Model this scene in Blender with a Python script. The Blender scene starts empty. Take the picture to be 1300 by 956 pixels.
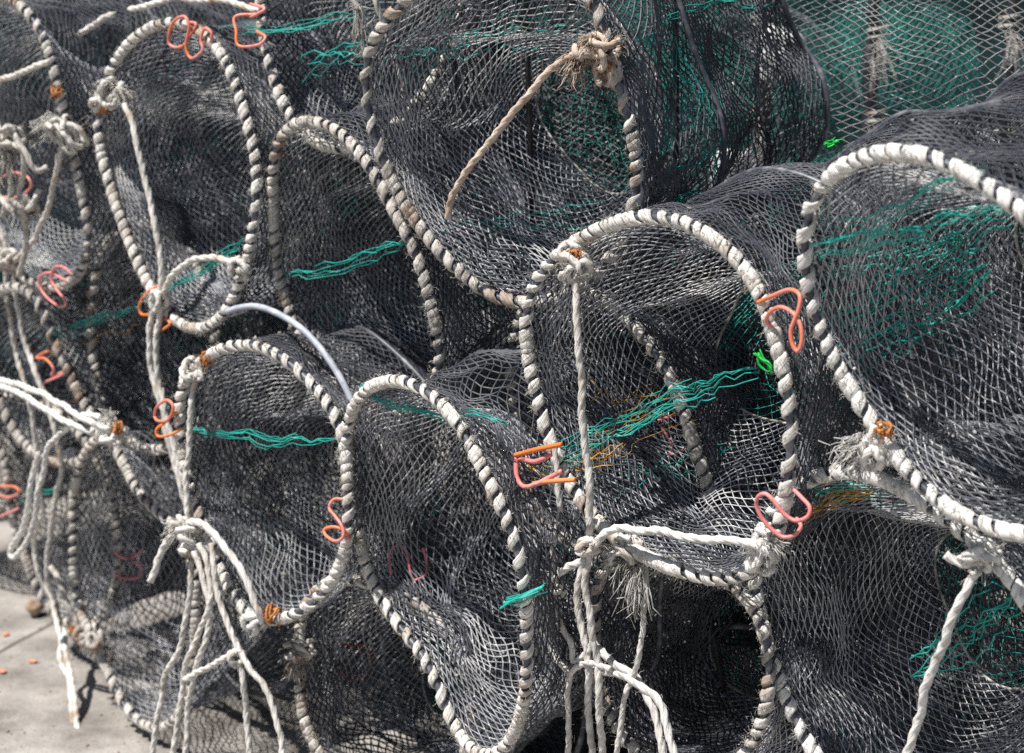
import bpy, math, random
import numpy as np
from mathutils import Vector
from mathutils.bvhtree import BVHTree

random.seed(7); RNG = np.random.default_rng(11)
sc = bpy.context.scene
COL = sc.collection
PI = math.pi

# ------------------------------------------------------------------ camera model
LENS = 70.0
F = 1300 * LENS / 36.0
PITCH = math.radians(12.0)
CAM = np.array([0.0, 0.0, 1.65])
cP, sP = math.cos(PITCH), math.sin(PITCH)

def ray(px, py):
    x = (np.asarray(px, float) - 650) / F
    y = (478 - np.asarray(py, float)) / F
    return np.stack([x, cP + y * sP, -sP + y * cP], -1)

# traced hoop outlines, photo pixels (1300 x 956)
HO = {
'H1':[(12,1),(29,8),(39,21),(50,39),(58,58),(65,79),(74,106),(80,135),(88,176),(95,206),(103,240),(111,273),(111,299),(109,323),(102,351),(82,364),(61,366),(39,358),(5,330),(-30,260),(-55,170),(-65,90),(-55,20),(-22,-12)],
'H2':[(230,28),(206,28),(182,39),(161,61),(144,82),(131,112),(125,143),(123,164),(130,200),(138,230),(147,258),(155,282),(161,305),(176,338),(188,358),(209,390),(224,410),(249,423),(273,411),(291,387),(306,357),(315,320),(323,293),(326,264),(325,224),(321,182),(312,146),(300,109),(285,79),(270,55),(252,38)],
'H3':[(369,155),(386,153),(404,156),(422,165),(439,177),(455,191),(468,212),(480,230),(492,252),(504,273),(513,293),(525,317),(537,345),(546,378),(554,417),(557,448),(558,469),(552,490),(535,512),(505,525),(470,520),(440,505),(416,486),(396,463),(386,440),(377,420),(368,396),(362,378),(355,354),(351,326),(349,299),(347,273),(346,243),(348,212),(354,188),(361,168)],
'H4':[(519,1),(498,18),(483,33),(474,52),(466,73),(463,97),(466,121),(471,143),(474,164),(478,185),(486,206),(499,230),(510,255),(523,276),(540,299),(554,314),(568,329),(583,346),(598,357),(613,367),(634,379),(655,386),(690,384),(730,368),(765,340),(790,303),(806,265),(809,230),(806,200),(802,170),(796,140),(786,109),(776,82),(772,58),(766,30),(756,9),(735,-25),(700,-52),(650,-66),(595,-55),(550,-28)],
'H5':[(783,279),(808,274),(832,276),(859,282),(890,294),(908,305),(923,317),(941,334),(953,352),(965,371),(976,411),(984,428),(991,451),(996,478),(1000,508),(1003,533),(1004,563),(1002,595),(996,635),(990,656),(984,680),(974,706),(955,727),(935,735),(911,736),(887,732),(862,722),(832,710),(802,699),(783,686),(765,669),(747,650),(732,628),(718,600),(698,560),(686,533),(680,499),(674,466),(669,432),(667,399),(675,369),(689,340),(711,323),(738,307),(756,294)],
'H6':[(1020,300),(1025,278),(1034,259),(1043,240),(1058,218),(1076,207),(1103,197),(1128,194),(1152,196),(1182,202),(1210,210),(1234,224),(1258,240),(1279,255),(1299,268),(1340,310),(1375,370),(1398,440),(1408,520),(1405,590),(1390,640),(1365,670),(1330,680),(1299,677),(1279,672),(1249,665),(1226,656),(1205,645),(1180,628),(1155,604),(1132,572),(1112,540),(1100,520),(1085,502),(1067,478),(1053,446),(1043,423),(1035,396),(1028,366),(1023,338)],
'H7':[(1018,616),(1040,604),(1061,598),(1085,600),(1106,605),(1128,613),(1155,628),(1182,644),(1204,659),(1222,674),(1237,690),(1255,707),(1270,720),(1285,738),(1299,756),(1325,810),(1338,880),(1333,950),(1310,1005),(1260,1040),(1190,1050),(1110,1030),(1055,985),(1018,930),(994,880),(985,850),(975,823),(968,792),(963,768),(959,744),(958,715),(965,675),(990,637)],
'H8':[(328,437),(303,438),(282,445),(267,453),(252,461),(242,473),(233,490),(229,511),(227,530),(230,554),(234,590),(242,625),(255,660),(272,704),(291,745),(304,770),(320,787),(338,789),(356,784),(380,777),(395,768),(407,753),(419,741),(431,720),(438,701),(442,680),(442,659),(441,635),(440,610),(440,586),(438,566),(434,545),(420,521),(407,501),(395,486),(380,472),(367,462),(350,450)],
'H9':[(443,532),(447,516),(456,502),(471,489),(486,484),(504,481),(519,484),(534,492),(549,505),(562,520),(574,533),(583,545),(594,559),(605,576),(616,600),(625,619),(634,638),(642,659),(649,680),(655,702),(661,719),(665,738),(668,759),(670,786),(670,810),(668,832),(666,875),(658,920),(640,955),(615,968),(590,945),(566,893),(549,853),(534,834),(519,815),(504,791),(489,768),(479,747),(467,722),(457,698),(450,660),(446,620),(443,580)],
'G':[(653,423),(665,395),(688,374),(715,366),(741,370),(777,388),(804,412),(828,440),(847,472),(866,520),(882,560),(894,604),(902,640),(898,680),(880,705),(845,718),(805,716),(765,705),(725,690),(700,676),(688,662),(674,631),(664,592),(656,545),(650,490),(650,455)],
'D':[(138,548),(149,572),(152,589)],
'E':[(0,501),(24,504),(45,508),(67,520),(88,536),(108,560),(128,592),(143,630),(149,671),(150,710),(146,750),(133,780),(112,797),(88,793),(70,780),(56,762),(45,744),(37,722),(24,685),(16,655),(8,600),(0,565),(-12,530),(-10,508)],
'F':[(331,6),(334,35),(337,61),(343,88),(351,109),(358,130),(370,150),(392,176),(425,190),(460,185),(495,166),(532,126),(562,86),(584,36),(592,-20),(575,-70),(535,-105),(470,-120),(405,-105),(355,-65),(333,-25)],
'I':[(386,770),(381,810),(378,860),(385,910),(405,960),(450,1010),(510,1030),(570,1000),(600,930),(595,850),(560,790),(500,750),(445,735),(405,745)],
'J':[(764,716),(758,765),(752,800),(755,850),(770,900),(800,950),(860,992),(920,985),(960,940),(978,870),(972,800),(940,748),(880,716),(815,704)],
'B':[(150,295),(133,317),(127,335),(121,357),(117,381),(114,411),(117,440),(120,466),(124,490),(133,520),(150,548),(180,570),(215,572),(250,545),(268,500),(275,440),(265,380),(245,330),(215,295),(180,283)],
'C':[(40,372),(55,400),(61,417),(72,440),(82,462),(94,487),(106,512),(118,532),(125,560),(112,582),(80,590),(45,578),(15,545),(-8,490),(-20,430),(-15,385),(5,363)],
}
HO['D']=[(103,586),(112,565),(126,552),(142,552),(149,575),(155,592),(166,611),(180,630),(195,646),(213,658),(228,672),(240,700),(248,735),(250,765),(249,800),(246,835),(240,870),(230,905),(210,928),(186,926),(163,902),(146,870),(134,848),(121,823),(106,789),(100,762),(95,732),(92,701),(91,671),(94,641),(99,612)]


# ------------------------------------------------------------------ materials
def new_mat(name):
    m = bpy.data.materials.new(name); m.use_nodes = True
    nt = m.node_tree
    return m, nt, nt.nodes['Principled BSDF']

def fibrous(m):
    nt = m.node_tree; N = nt.nodes; L = nt.links; b = N['Principled BSDF']
    a = N.new('ShaderNodeAttribute'); a.attribute_name = 'fibre'
    n = N.new('ShaderNodeTexNoise'); n.inputs['Scale'].default_value = 1.0; n.inputs['Detail'].default_value = 3.0; n.inputs['Roughness'].default_value = 0.65
    L.new(a.outputs['Vector'], n.inputs['Vector'])
    r = N.new('ShaderNodeMapRange'); r.inputs['From Min'].default_value = 0.33; r.inputs['From Max'].default_value = 0.55; r.inputs['To Min'].default_value = 0.55
    L.new(n.outputs['Fac'], r.inputs['Value'])
    src = b.inputs['Base Color'].links[0].from_socket
    mx = N.new('ShaderNodeMix'); mx.data_type = 'RGBA'; mx.blend_type = 'MULTIPLY'; mx.inputs['Factor'].default_value = 1.0
    L.new(src, mx.inputs['A']); L.new(r.outputs['Result'], mx.inputs['B']); L.new(mx.outputs['Result'], b.inputs['Base Color'])
    bp = N.new('ShaderNodeBump'); bp.inputs['Strength'].default_value = 0.9; bp.inputs['Distance'].default_value = 0.0022
    L.new(n.outputs['Fac'], bp.inputs['Height']); L.new(bp.outputs['Normal'], b.inputs['Normal'])

def mat_noise(name, cols, scale=20, rough=0.7, spec=0.3, bump=0.0, bump_scale=200, detail=6, metallic=0.0, per_obj=0.0, extra=None):
    """cols: list of (position, rgb) for a colour ramp on an object-space noise"""
    m, nt, b = new_mat(name)
    N = nt.nodes; L = nt.links
    tc = N.new('ShaderNodeTexCoord')
    nz = N.new('ShaderNodeTexNoise'); nz.inputs['Scale'].default_value = scale; nz.inputs['Detail'].default_value = detail
    L.new(tc.outputs['Object'], nz.inputs['Vector'])
    rp = N.new('ShaderNodeValToRGB')
    el = rp.color_ramp.elements
    while len(el) < len(cols): el.new(0.5)
    for e, (p, c) in zip(el, cols):
        e.position = p; e.color = (*c, 1)
    L.new(nz.outputs['Fac'], rp.inputs['Fac'])
    out = rp.outputs['Color']
    if extra:                                     # stains, and sparkle flecks on the nets: a second, coarser noise
        c2, s2, lo, hi = extra
        n2 = N.new('ShaderNodeTexNoise'); n2.inputs['Scale'].default_value = s2; n2.inputs['Detail'].default_value = 4
        L.new(tc.outputs['Object'], n2.inputs['Vector'])
        mr = N.new('ShaderNodeMapRange'); mr.inputs['From Min'].default_value = lo; mr.inputs['From Max'].default_value = hi
        L.new(n2.outputs['Fac'], mr.inputs['Value'])
        mx = N.new('ShaderNodeMix'); mx.data_type = 'RGBA'
        L.new(mr.outputs['Result'], mx.inputs['Factor'])
        L.new(out, mx.inputs['A']); mx.inputs['B'].default_value = (*c2, 1)
        out = mx.outputs['Result']
    L.new(out, b.inputs['Base Color'])
    b.inputs['Roughness'].default_value = rough
    b.inputs['Specular IOR Level'].default_value = spec
    b.inputs['Metallic'].default_value = metallic
    if bump:
        n3 = N.new('ShaderNodeTexNoise'); n3.inputs['Scale'].default_value = bump_scale; n3.inputs['Detail'].default_value = 4
        L.new(tc.outputs['Object'], n3.inputs['Vector'])
        bp = N.new('ShaderNodeBump'); bp.inputs['Strength'].default_value = bump; bp.inputs['Distance'].default_value = 0.002
        L.new(n3.outputs['Fac'], bp.inputs['Height']); L.new(bp.outputs['Normal'], b.inputs['Normal'])
    return m

M = {}
M['net'] = mat_noise('weathered_grey_netting', [(0.3, (0.10, 0.115, 0.145)), (0.48, (0.29, 0.305, 0.345)), (0.68, (0.58, 0.58, 0.58))], scale=9, rough=0.33, spec=0.65, extra=((0.74, 0.73, 0.70), 140, 0.59, 0.67))  # pale ramp end and flecks: painted sparkle along with caught white bits
M['netside'] = mat_noise('shaded_grey_netting', [(0.3, (0.018, 0.021, 0.029)), (0.5, (0.046, 0.050, 0.064)), (0.7, (0.13, 0.135, 0.15))], scale=9, rough=0.45, spec=0.5)  # net colour darkened: shade of the inner layers painted into it
M['netmid'] = mat_noise('grey_hanging_netting', [(0.3, (0.05, 0.055, 0.065)), (0.48, (0.13, 0.137, 0.15)), (0.68, (0.30, 0.30, 0.30))], scale=7, rough=0.4, spec=0.5, extra=((0.6, 0.59, 0.57), 130, 0.61, 0.69))
M['netdark'] = mat_noise('dark_netting', [(0.3, (0.008, 0.009, 0.012)), (0.55, (0.02, 0.022, 0.027)), (0.75, (0.06, 0.06, 0.065))], scale=12, rough=0.55, spec=0.35)  # interior shade put into the rear nets' colour; back traps wear it too
M['netteal'] = mat_noise('teal_netting', [(0.3, (0.012, 0.13, 0.11)), (0.6, (0.02, 0.31, 0.26)), (0.75, (0.14, 0.46, 0.40))], scale=18, rough=0.5)
M['teal'] = mat_noise('teal_twine', [(0.3, (0.008, 0.24, 0.20)), (0.55, (0.015, 0.45, 0.38)), (0.75, (0.16, 0.60, 0.52))], scale=30, rough=0.45, spec=0.4)
M['gold'] = mat_noise('yellow_twine', [(0.3, (0.35, 0.16, 0.02)), (0.6, (0.62, 0.33, 0.04))], scale=40, rough=0.5)
M['rope'] = mat_noise('off_white_rope', [(0.28, (0.46, 0.43, 0.39)), (0.45, (0.70, 0.67, 0.62)), (0.65, (0.82, 0.80, 0.76))], scale=38, rough=0.9, spec=0.1, bump=0.7, bump_scale=900, extra=((0.36, 0.25, 0.16), 13, 0.57, 0.74))
M['ropeclean'] = mat_noise('bright_white_rope', [(0.28, (0.58, 0.55, 0.51)), (0.42, (0.76, 0.74, 0.70)), (0.65, (0.84, 0.83, 0.80))], scale=38, rough=0.9, spec=0.1, bump=0.7, bump_scale=900, extra=((0.40, 0.31, 0.22), 12, 0.68, 0.80))
M['ropedirty'] = mat_noise('grey_stained_rope', [(0.28, (0.26, 0.235, 0.21)), (0.45, (0.52, 0.49, 0.45)), (0.68, (0.72, 0.69, 0.64))], scale=34, rough=0.95, spec=0.08, bump=0.7, bump_scale=900, extra=((0.28, 0.16, 0.09), 14, 0.55, 0.72))
M['ropetan'] = mat_noise('tan_rope', [(0.28, (0.38, 0.28, 0.21)), (0.5, (0.60, 0.49, 0.40)), (0.7, (0.72, 0.62, 0.53))], scale=40, rough=0.95, spec=0.08, bump=0.7, bump_scale=900)
M['pipe'] = mat_noise('dark_blue_grey_pipe', [(0.3, (0.035, 0.039, 0.050)), (0.52, (0.085, 0.092, 0.115)), (0.72, (0.24, 0.24, 0.25))], scale=45, rough=0.45, spec=0.5)
M['pipelight'] = mat_noise('pale_grey_pipe', [(0.3, (0.30, 0.33, 0.39)), (0.6, (0.44, 0.47, 0.54)), (0.75, (0.55, 0.57, 0.61))], scale=40, rough=0.5, spec=0.4, extra=((0.16, 0.15, 0.14), 55, 0.56, 0.72))
M['rod'] = mat_noise('dark_rod', [(0.35, (0.012, 0.013, 0.016)), (0.7, (0.05, 0.05, 0.055))], scale=50, rough=0.5)
M['pink'] = mat_noise('pink_coated_wire', [(0.3, (0.62, 0.17, 0.17)), (0.55, (0.74, 0.26, 0.25)), (0.75, (0.78, 0.36, 0.32))], scale=30, rough=0.42, spec=0.4, bump=0.3, bump_scale=300, extra=((0.30, 0.17, 0.13), 75, 0.58, 0.74))
M['orange'] = mat_noise('orange_coated_wire', [(0.3, (0.60, 0.13, 0.025)), (0.5, (0.76, 0.22, 0.05)), (0.7, (0.74, 0.28, 0.13))], scale=22, rough=0.42, spec=0.4, bump=0.3, bump_scale=300, extra=((0.30, 0.17, 0.13), 75, 0.58, 0.74))
M['coral'] = mat_noise('pink_to_orange_wire', [(0.38, (0.74, 0.20, 0.06)), (0.5, (0.74, 0.23, 0.17)), (0.6, (0.74, 0.30, 0.30))], scale=14, detail=2, rough=0.42, spec=0.4, bump=0.3, bump_scale=300, extra=((0.30, 0.17, 0.13), 75, 0.58, 0.74))
M['rustpink'] = mat_noise('faded_red_wire', [(0.35, (0.50, 0.10, 0.12)), (0.6, (0.74, 0.27, 0.29))], scale=30, rough=0.5)
M['rustdark'] = mat_noise('dark_red_wire', [(0.35, (0.12, 0.02, 0.025)), (0.6, (0.24, 0.05, 0.05))], scale=30, rough=0.6)
M['rust'] = mat_noise('orange_brown_binding', [(0.35, (0.22, 0.085, 0.03)), (0.6, (0.55, 0.22, 0.06))], scale=80, rough=0.7)
M['green'] = mat_noise('bright_green_plastic', [(0.3, (0.0, 0.30, 0.03)), (0.7, (0.02, 0.50, 0.08))], scale=40, rough=0.4)
M['shell'] = mat_noise('pale_fragments', [(0.35, (0.18, 0.165, 0.14)), (0.55, (0.42, 0.40, 0.37)), (0.7, (0.68, 0.66, 0.62))], scale=55, rough=0.85, spec=0.2)
M['stone'] = mat_noise('brown_stone', [(0.35, (0.22, 0.15, 0.10)), (0.65, (0.42, 0.32, 0.24))], scale=40, rough=0.9, bump=0.6, bump_scale=160)
M['petal'] = mat_noise('salmon_scraps', [(0.4, (0.60, 0.20, 0.12)), (0.6, (0.72, 0.34, 0.24))], scale=60, rough=0.7)
M['tarp'] = mat_noise('dark_teal_tarpaulin', [(0.35, (0.008, 0.026, 0.029)), (0.55, (0.016, 0.055, 0.058)), (0.75, (0.035, 0.085, 0.087))], scale=6, rough=0.55, spec=0.3, bump=0.3, bump_scale=30)
M['bag'] = mat_noise('pale_woven_sack', [(0.35, (0.42, 0.45, 0.46)), (0.6, (0.70, 0.72, 0.72))], scale=14, rough=0.7, bump=0.6, bump_scale=60)

for k_ in ('rope', 'ropeclean', 'ropedirty', 'ropetan'): fibrous(M[k_])

def gp0(px, py):
    r = ray(px, py); return CAM + r * (-CAM[2] / r[..., 2])

def ground_mat():
    m, nt, b = new_mat('worn_concrete'); N = nt.nodes; L = nt.links
    tc = N.new('ShaderNodeTexCoord')
    def noise(s, d=6):
        n = N.new('ShaderNodeTexNoise'); n.inputs['Scale'].default_value = s; n.inputs['Detail'].default_value = d; n.inputs['Roughness'].default_value = 0.62
        L.new(tc.outputs['Object'], n.inputs['Vector']); return n
    a = noise(4.5, 9); c = noise(160, 3); sp = noise(60, 2)
    rp = N.new('ShaderNodeValToRGB'); e = rp.color_ramp.elements
    e[0].position = 0.38; e[0].color = (0.20, 0.185, 0.17, 1); e[1].position = 0.62; e[1].color = (0.42, 0.395, 0.37, 1)
    L.new(a.outputs['Fac'], rp.inputs['Fac'])
    mx = N.new('ShaderNodeMix'); mx.data_type = 'RGBA'; mx.blend_type = 'MULTIPLY'; mx.inputs['Factor'].default_value = 0.55
    r2 = N.new('ShaderNodeValToRGB'); e = r2.color_ramp.elements
    e[0].position = 0.35; e[0].color = (0.55, 0.54, 0.52, 1); e[1].position = 0.65; e[1].color = (1, 1, 1, 1)
    L.new(c.outputs['Fac'], r2.inputs['Fac'])
    L.new(rp.outputs['Color'], mx.inputs['A']); L.new(r2.outputs['Color'], mx.inputs['B'])
    m2 = N.new('ShaderNodeMix'); m2.data_type = 'RGBA'
    mr = N.new('ShaderNodeMapRange'); mr.inputs['From Min'].default_value = 0.66; mr.inputs['From Max'].default_value = 0.72
    L.new(sp.outputs['Fac'], mr.inputs['Value']); L.new(mr.outputs['Result'], m2.inputs['Factor'])
    L.new(mx.outputs['Result'], m2.inputs['A']); m2.inputs['B'].default_value = (0.17, 0.15, 0.13, 1)
    L.new(m2.outputs['Result'], b.inputs['Base Color'])
    p0, p1 = gp0(0, 826), gp0(66, 790); dr = (p1 - p0) / np.linalg.norm(p1 - p0); nn = np.array([-dr[1], dr[0], 0])  # thin dark line: a cast shadow painted into the concrete colour
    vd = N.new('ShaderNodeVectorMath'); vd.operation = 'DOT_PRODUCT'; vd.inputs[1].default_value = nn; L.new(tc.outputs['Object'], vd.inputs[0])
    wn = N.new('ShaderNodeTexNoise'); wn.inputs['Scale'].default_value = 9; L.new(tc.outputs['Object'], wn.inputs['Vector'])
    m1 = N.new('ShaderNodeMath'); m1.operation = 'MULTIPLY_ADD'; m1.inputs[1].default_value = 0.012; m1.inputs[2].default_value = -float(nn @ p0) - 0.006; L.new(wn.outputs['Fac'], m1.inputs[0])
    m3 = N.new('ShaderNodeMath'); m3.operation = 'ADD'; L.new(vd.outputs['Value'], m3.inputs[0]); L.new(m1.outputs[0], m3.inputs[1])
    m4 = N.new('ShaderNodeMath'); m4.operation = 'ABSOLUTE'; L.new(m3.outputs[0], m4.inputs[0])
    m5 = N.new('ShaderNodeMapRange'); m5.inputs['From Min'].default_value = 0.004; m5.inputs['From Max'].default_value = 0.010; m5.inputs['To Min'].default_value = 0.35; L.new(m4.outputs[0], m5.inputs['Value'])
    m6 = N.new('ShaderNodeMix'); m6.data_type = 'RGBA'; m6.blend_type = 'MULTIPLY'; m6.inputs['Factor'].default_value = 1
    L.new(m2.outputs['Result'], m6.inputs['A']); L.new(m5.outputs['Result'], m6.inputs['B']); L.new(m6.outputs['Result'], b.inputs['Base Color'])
    b.inputs['Roughness'].default_value = 0.9; b.inputs['Specular IOR Level'].default_value = 0.2
    bp = N.new('ShaderNodeBump'); bp.inputs['Strength'].default_value = 0.5; bp.inputs['Distance'].default_value = 0.004
    L.new(c.outputs['Fac'], bp.inputs['Height']); L.new(bp.outputs['Normal'], b.inputs['Normal'])
    return m
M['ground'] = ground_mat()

# ------------------------------------------------------------------ mesh helpers
class MB:
    """collects quads / triangles as numpy arrays and links them as ONE mesh object"""
    def __init__(s, fib=False): s.v = []; s.q = []; s.t = []; s.n = 0; s.fib = fib; s.a = []
    def add(s, v, quads=None, tris=None, att=None):
        v = np.asarray(v, np.float64).reshape(-1, 3)
        if s.fib: s.a.append(np.zeros_like(v) if att is None else np.asarray(att).reshape(-1, 3))
        s.v.append(v)
        if quads is not None and len(quads): s.q.append(np.asarray(quads, np.int64) + s.n)
        if tris is not None and len(tris): s.t.append(np.asarray(tris, np.int64) + s.n)
        s.n += len(v)
    def build(s, name, mat, parent=None, origin=(0, 0, 0), smooth=True):
        V = np.concatenate(s.v) - np.asarray(origin, float)
        nq = sum(len(a) for a in s.q); nt = sum(len(a) for a in s.t)
        loops = []
        if nq: loops.append(np.concatenate(s.q).ravel())
        if nt: loops.append(np.concatenate(s.t).ravel())
        loops = np.concatenate(loops).astype(np.int32)
        me = bpy.data.meshes.new(name)
        me.vertices.add(len(V)); me.vertices.foreach_set('co', V.astype(np.float32).ravel())
        me.loops.add(len(loops)); me.loops.foreach_set('vertex_index', loops)
        me.polygons.add(nq + nt)
        st = np.concatenate([np.arange(nq) * 4, nq * 4 + np.arange(nt) * 3]).astype(np.int32)
        me.polygons.foreach_set('loop_start', st)
        if smooth: me.polygons.foreach_set('use_smooth', np.ones(nq + nt, bool))
        me.update(calc_edges=True)
        if s.fib:
            at_ = me.attributes.new('fibre', 'FLOAT_VECTOR', 'POINT'); at_.data.foreach_set('vector', np.concatenate(s.a).astype(np.float32).ravel())
        me.materials.append(mat)
        o = bpy.data.objects.new(name, me); COL.objects.link(o)
        if parent is not None: o.parent = parent
        return o

def nrm(a): return a / np.maximum(np.linalg.norm(a, axis=-1, keepdims=True), 1e-12)

def frames(P, closed=False):
    """parallel-ish frames for S polylines P (S, m, 3)"""
    if closed: T = np.roll(P, -1, 1) - np.roll(P, 1, 1)
    else: T = np.gradient(P, axis=1)
    T = nrm(T)
    ref = np.where(np.abs(T[..., 2:3]) > 0.9, np.array([1.0, 0.3, 0]), np.array([0.05, 0.1, 1.0]))
    A = nrm(np.cross(T, ref)); B = np.cross(T, A)
    return T, A, B

def tubes(mb, P, r, sides=4, closed=False, cap=True, lobes=0, lobe_amp=0.0, twist=0.0, AB=None):
    """P (S,m,3) polylines, r scalar or (S,m); optional twisted lobes (laid rope)"""
    P = np.asarray(P, float)
    if P.ndim == 2: P = P[None]
    S, m, _ = P.shape
    if AB is None:
        T, A, B = frames(P, closed)
    else: A, B = AB
    if m > 2 and AB is None and (lobes or sides > 5):   # rotation-minimising for thick ropes
        for k in range(1, m):
            a = A[:, k - 1] - T[:, k] * np.sum(A[:, k - 1] * T[:, k], -1, keepdims=True)
            A[:, k] = nrm(a); B[:, k] = np.cross(T[:, k], A[:, k])
    th = np.arange(sides) / sides * 2 * PI
    R = np.broadcast_to(np.asarray(r, float), (S, m))[..., None]
    if lobes:
        d = np.cumsum(np.r_[0, np.linalg.norm(np.diff(P[0], axis=0), axis=1)])
        R = R * (1 + lobe_amp * np.cos(lobes * th[None, None, :] - twist * d[None, :, None]))
    V = P[:, :, None, :] + R[..., None] * (np.cos(th)[None, None, :, None] * A[:, :, None, :] + np.sin(th)[None, None, :, None] * B[:, :, None, :])
    att = None
    if mb.fib:
        dd = np.concatenate([np.zeros((S, 1)), np.cumsum(np.linalg.norm(np.diff(P, axis=1), axis=2), 1)], 1)[..., None]
        q_ = th[None, None] - twist / max(lobes, 1) * dd
        att = np.stack([2.4 * np.cos(q_), 2.4 * np.sin(q_), dd * 26 + 0 * q_], -1).reshape(-1, 3)
    idx = np.arange(S * m * sides).reshape(S, m, sides)
    a = idx if closed else idx[:, :-1]
    b = np.roll(idx, -1, 1) if closed else idx[:, 1:]
    q = np.stack([a, np.roll(a, -1, 2), np.roll(b, -1, 2), b], -1).reshape(-1, 4)
    tris = None
    V = V.reshape(-1, 3)
    if cap and not closed:
        c0 = len(V); ends = np.concatenate([P[:, 0], P[:, -1]])
        V = np.concatenate([V, ends])
        if att is not None: att = np.concatenate([att, np.zeros((2 * S, 3))])
        i0 = idx[:, 0]; i1 = idx[:, -1]
        k = np.arange(S)[:, None] + c0
        t0 = np.stack([np.roll(i0, -1, 1), i0, np.broadcast_to(k, i0.shape)], -1).reshape(-1, 3)
        t1 = np.stack([i1, np.roll(i1, -1, 1), np.broadcast_to(k + S, i1.shape)], -1).reshape(-1, 3)
        tris = np.concatenate([t0, t1])
    mb.add(V, q, tris, att)

class Noise3:
    """smooth vector noise from random plane waves"""
    def __init__(s, lo, hi, n=14, rng=RNG):
        k = nrm(rng.normal(size=(n, 3))); wl = rng.uniform(lo, hi, n)
        s.k = k * (2 * PI / wl)[:, None]; s.ph = rng.uniform(0, 2 * PI, (n, 3)); s.n = n
    def __call__(s, P):
        d = P @ s.k.T
        return np.stack([np.sin(d + s.ph[:, c]).sum(-1) for c in range(3)], -1) * (1.4 / math.sqrt(s.n))

def smooth_path(P, step=0.004, closed=False):
    """Catmull-Rom through P (n,3), resampled to an even step"""
    P = np.asarray(P, float); n = len(P)
    if closed: Q = np.vstack([P[-1:], P, P[:2]]); segs = n
    else: Q = np.vstack([2 * P[:1] - P[1:2], P, 2 * P[-1:] - P[-2:-1]]); segs = n - 1
    out = []
    t = np.linspace(0, 1, 16, endpoint=False)[:, None]
    for i in range(segs):
        p0, p1, p2, p3 = Q[i], Q[i + 1], Q[i + 2], Q[i + 3]
        out.append(0.5 * ((2 * p1) + (-p0 + p2) * t + (2 * p0 - 5 * p1 + 4 * p2 - p3) * t**2 + (-p0 + 3 * p1 - 3 * p2 + p3) * t**3))
    out = np.concatenate(out + ([P[:1]] if closed else [P[-1:]]))
    d = np.r_[0, np.cumsum(np.linalg.norm(np.diff(out, axis=0), axis=1))]
    k = max(4, int(round(d[-1] / step)))
    s = np.linspace(0, d[-1], k, endpoint=not closed)
    return np.stack([np.interp(s, d, out[:, c]) for c in range(3)], 1)

def tag(o, label=None, cat=None, group=None, kind=None):
    if label: o['label'] = label
    if cat: o['category'] = cat
    if group: o['group'] = group
    if kind: o['kind'] = kind
    return o

def empty(name, loc, label, cat, group=None):
    o = bpy.data.objects.new(name, None); COL.objects.link(o)
    o.location = Vector([float(x) for x in loc]); o.empty_display_size = 0.1
    return tag(o, label, cat, group)

# ------------------------------------------------------------------ hoops: pixel outline -> planar ring of real size
def resample_px(P, n=160, h=6):
    P = np.array(P, float); Q = np.vstack([P, P[:1]])
    d = np.r_[0, np.cumsum(np.linalg.norm(np.diff(Q, axis=0), axis=1))]
    t = np.linspace(0, d[-1], n, endpoint=False)
    X = np.stack([np.interp(t, d, Q[:, k]) for k in range(2)], 1)
    Z = np.fft.fft(X[:, 0] + 1j * X[:, 1]); k = np.abs(np.fft.fftfreq(n, 1 / n)); Z[k > h] = 0
    z = np.fft.ifft(Z)
    return np.stack([z.real, z.imag], 1)

def fit_plane(X):
    """the plane tilt that makes the outline most nearly a circle"""
    r = ray(X[:, 0], X[:, 1]); c = ray(*X.mean(0)); best = None
    for yaw in range(15, 71, 3):
        for p in range(-21, 22, 3):
            y, q = math.radians(yaw), math.radians(p)
            n = np.array([-math.sin(y) * math.cos(q), -math.cos(y) * math.cos(q), math.sin(q)])
            Q = r * ((c @ n) / (r @ n))[:, None]; A = Q - Q.mean(0)
            S = np.linalg.svd(A, compute_uv=False)
            e = math.log(S[0] / S[1]) + .15 * ((yaw - 45) / 30)**2 + .15 * (p / 20)**2
            if best is None or e < best[0]: best = (e, n, np.linalg.norm(A, axis=1).mean())
    return best[1], best[2], r, c

class PLoop:
    """closed loop, periodic interpolation"""
    def __init__(s, P): s.P = P; s.n = len(P)
    def __call__(s, u):
        x = np.mod(u, 1.0) * s.n; i = np.floor(x).astype(int) % s.n; f = (x - np.floor(x))[..., None]
        return s.P[i] * (1 - f) + s.P[(i + 1) % s.n] * f

def even_loop(P, n=320):
    Q = np.vstack([P, P[:1]]); d = np.r_[0, np.cumsum(np.linalg.norm(np.diff(Q, axis=0), axis=1))]
    s = np.linspace(0, d[-1], n, endpoint=False)
    return np.stack([np.interp(s, d, Q[:, c]) for c in range(3)], 1), d[-1]

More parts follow.
